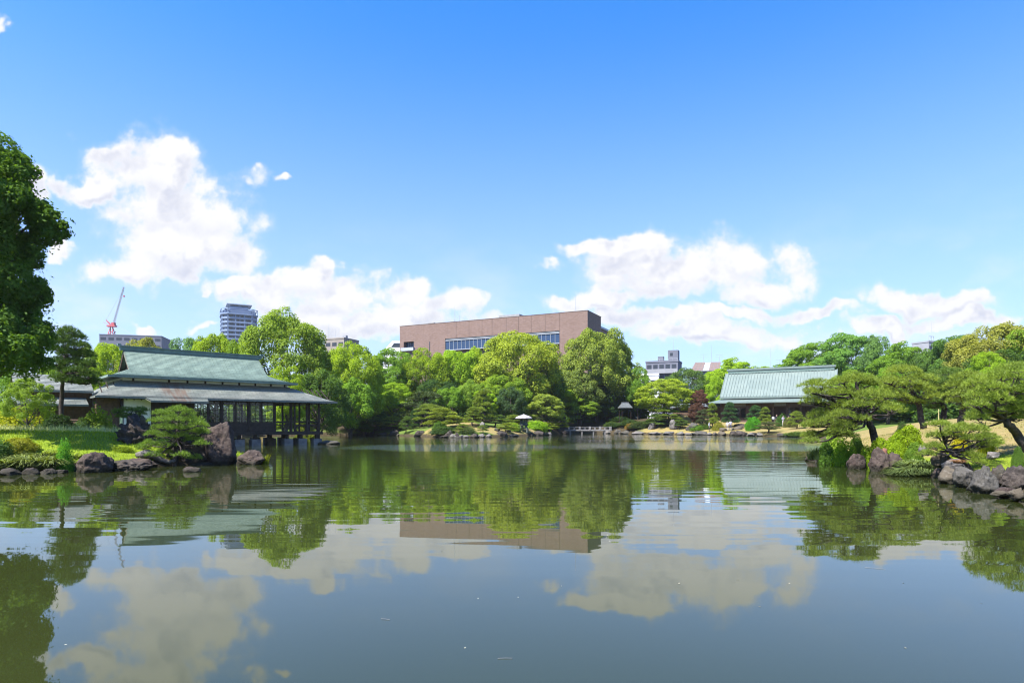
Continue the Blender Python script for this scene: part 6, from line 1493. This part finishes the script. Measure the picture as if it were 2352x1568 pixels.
    for n_, sg in (('L', 1), ('R', -1)):      # five fingers rooted in each palm
        p = Vector(J['pal' + n_][:3]); wv = Vector(J['wri' + n_][:3]); dv = (p - wv).normalized(); side = dv.cross(Vector((1, 0, 0))).normalized()
        for q, (off, ln) in enumerate(((-.027, .062), (-.009, .075), (.009, .072), (.026, .055))):
            a = p + dv * .02 + side * off; tv, tf = tube_arrays([a, a + dv * ln * .55, a + dv * ln * .9 + Vector((-sg * .02, 0, 0))], [.009, .0085, .006], 5); n0 = len(V); V += [Vector(t_) for t_ in tv]; F += [tuple(i + n0 for i in t_) for t_ in tf]; mi += [0] * len(tf)
        a = p - dv * .02 - side * .03; tv, tf = tube_arrays([a, a - side * .02 + dv * .035, a - side * .022 + dv * .06], [.011, .010, .007], 5); n0 = len(V); V += [Vector(t_) for t_ in tv]; F += [tuple(i + n0 for i in t_) for t_ in tf]; mi += [0] * len(tf)
    me = bpy.data.meshes.new('body'); me.from_pydata([tuple(v) for v in V], [], F)
    for m in mats: me.materials.append(m)
    me.polygons.foreach_set('material_index', mi); me.polygons.foreach_set('use_smooth', [True] * len(F)); me.update()
    root = empty('person', loc, rz, (s, s, s), label=label, cat='person', group='visitors in the garden')
    link('body', me, root)
    h = Vector(J['hea'][:3]); V2, F2 = ICO4; keep = [i for i, v in enumerate(V2) if v[2] > 0.15 or v[1] > 0.1]; ks = set(keep)
    hv = [(h.x + v[0] * .104, h.y + .012 + v[1] * .112, h.z + .025 + v[2] * .112) for v in V2]; hf = [tuple(int(i) for i in f) for f in F2 if all(int(i) in ks for i in f)]
    hm = bpy.data.meshes.new('hair'); hm.from_pydata(hv, [], hf); hm.materials.append(HAIR); hm.polygons.foreach_set('use_smooth', [True] * len(hf)); hm.update(); link('hair', hm, root)
    if hat:
        V3, F3 = lathe([(.20, 0), (.20, .012), (.11, .02), (.105, .10), (.06, .125), (.01, .13)], 18); MB().add([(h.x + a, h.y + b, h.z + .06 + c) for a, b, c in V3], F3).build('hat', hat, root, True)
    return root
def cloth(name, c): return simple(name, c, [min(1, x * 1.12) for x in c], 6, 0.85)
CW = cloth('white_shirt', (0.38, 0.38, 0.43)); CB = cloth('pale_blue_shirt', (0.50, 0.58, 0.68)); CK = cloth('dark_clothes', (0.03, 0.03, 0.035)); CG = cloth('grey_trousers', (0.12, 0.12, 0.15)); CP = cloth('pink_shirt', (0.60, 0.36, 0.33)); CR = cloth('red_shirt', (0.52, 0.06, 0.08)); CL = cloth('lavender_shirt', (0.28, 0.28, 0.38)); CT = cloth('tan_cloth', (0.45, 0.30, 0.14)); CC = cloth('cream_skirt', (0.34, 0.31, 0.30))
def stand(xd, off, rz, h, a, b, lab, pose='stand', **kw):
    d = shore_d(xd) + off; x = gx(xd, d); person((x, d, gz(x, d)), rz, h, a, b, lab, pose, **kw)
stand(1629, 1.6, 1.2, 1.62, CB, CK, 'person in a pale blue shirt and dark trousers by the crooked pine')
stand(1671, 2.6, 2.6, 1.58, CW, CC, 'person in white with a cream skirt, left one of the two walkers', 'walk')
stand(1678, 2.9, 2.9, 1.70, CL, CG, 'person in a lavender shirt and grey trousers, right one of the two walkers', 'walk')
stand(1776, 13.5, 3.0, 1.60, CW, CK, 'person in a white shirt standing behind a bush near the hall')
stand(1784, 15.0, 0.4, 1.68, CK, CK, 'person in dark clothes at the hall doorway')
stand(1799, 11.8, 0.2, 1.74, CL, CC, 'person in a long pale outfit standing with arms folded before the hall', 'arms')
stand(1811, 13.0, -0.4, 1.62, CP, CG, 'person in a pink shirt beside the greyish bush')
stand(941, 7.5, 1.5, 1.65, CR, CT, 'person in a red top bending behind the leaning trunk on the far shore', 'bend', hat=CT)
pl = HALL_C + Matrix.Rotation(HALL_A, 3, 'Z') @ Vector((0.25, -2.9, 0)); person((pl.x, pl.y, 0.62), HALL_A + R(60), 1.68, CK, CK, 'person in dark clothes sitting inside the tea house window', 'sit')
chair = empty('low_stool', (pl.x, pl.y, 1.094), HALL_A + R(60), label='low dark stool under the seated person in the tea house', cat='stool')
MB().box(-.2, .2, -.2, .2, .30, .345).build('seat', WOOD, chair)
for sx in (-.17, .17):
    for sy in (-.17, .17): MB().box(sx - .02, sx + .02, sy - .02, sy + .02, 0, .298).build('leg', WOOD, chair)

# ------------------------------------------------------------------ flotsam: fallen leaves and twigs on the water
FLOT = [(1098, 1374), (1190, 1371), (1068, 1487), (1813, 1339), (1560, 1339), (2080, 1487), (2075, 1338), (1695, 1332), (1400, 1242), (1420, 1236), (1395, 1228), (1340, 1180), (2255, 1385), (1745, 1392), (1015, 1265), (1290, 1345), (640, 1290), (150, 1480)]
ME_F = bpy.data.meshes.new('leaf'); ME_F.from_pydata([(-.05, 0, .006), (0, .022, .012), (.055, .004, .006), (0, -.02, .004)], [], [(0, 1, 2, 3)])
PETAL = simple('fallen_leaf_pale', (0.30, 0.28, 0.20), (0.42, 0.40, 0.33), 30, 0.7); ME_F.materials.append(PETAL)
for k, (xd, yd) in enumerate(FLOT):
    d = onwater(xd, yd); s = RNG.uniform(0.2, 0.42); o = link('fallen_leaf', ME_F, None, (gx(xd, d), d, 0.0), (0, 0, RNG.uniform(0, 6.28)), (s, s, s))
    tag(o, 'tiny pale fallen leaf drifting on the open water', 'leaf', 'fallen leaves on the water')
for k, (xd, yd, L, a, lab) in enumerate([(885, 1422, .08, -.3, 'short thin twig floating near the bottom left of centre'), (1160, 1512, .10, 0.05, 'thin twig floating near the bottom centre'), (2010, 1305, .2, -.5, 'pale floating stalk off the right bank')]):
    d = onwater(xd, yd); tag(MB().tube([(-L/2, 0, .004), (0, .002, .005), (L/2, 0, .004)], .0013, 5).build('floating_twig', PALEWOOD, None, loc=(gx(xd, d), d, 0), rot=(0, 0, a)), lab, 'twig', 'twigs on the water')

# ------------------------------------------------------------------ the summer air: thin even haze round camera, garden and city
def haze():
    m, t, out = new_mat('haze_air')
    v = t.n('ShaderNodeVolumePrincipled', {'Color': (0.86, 0.93, 1.0, 1), 'Density': 0.00014, 'Anisotropy': 0.3})
    t.t.links.new(v.outputs[0], out.inputs['Volume'])
    x0, x1, y0, y1 = GROUND_EXT
    tag(MB().box(x0 - 40, x1 + 40, y0 - 40, y1 + 40, -2.5, 112).build('haze', m), 'faint summer haze over garden and city', None, None, 'stuff')
haze()
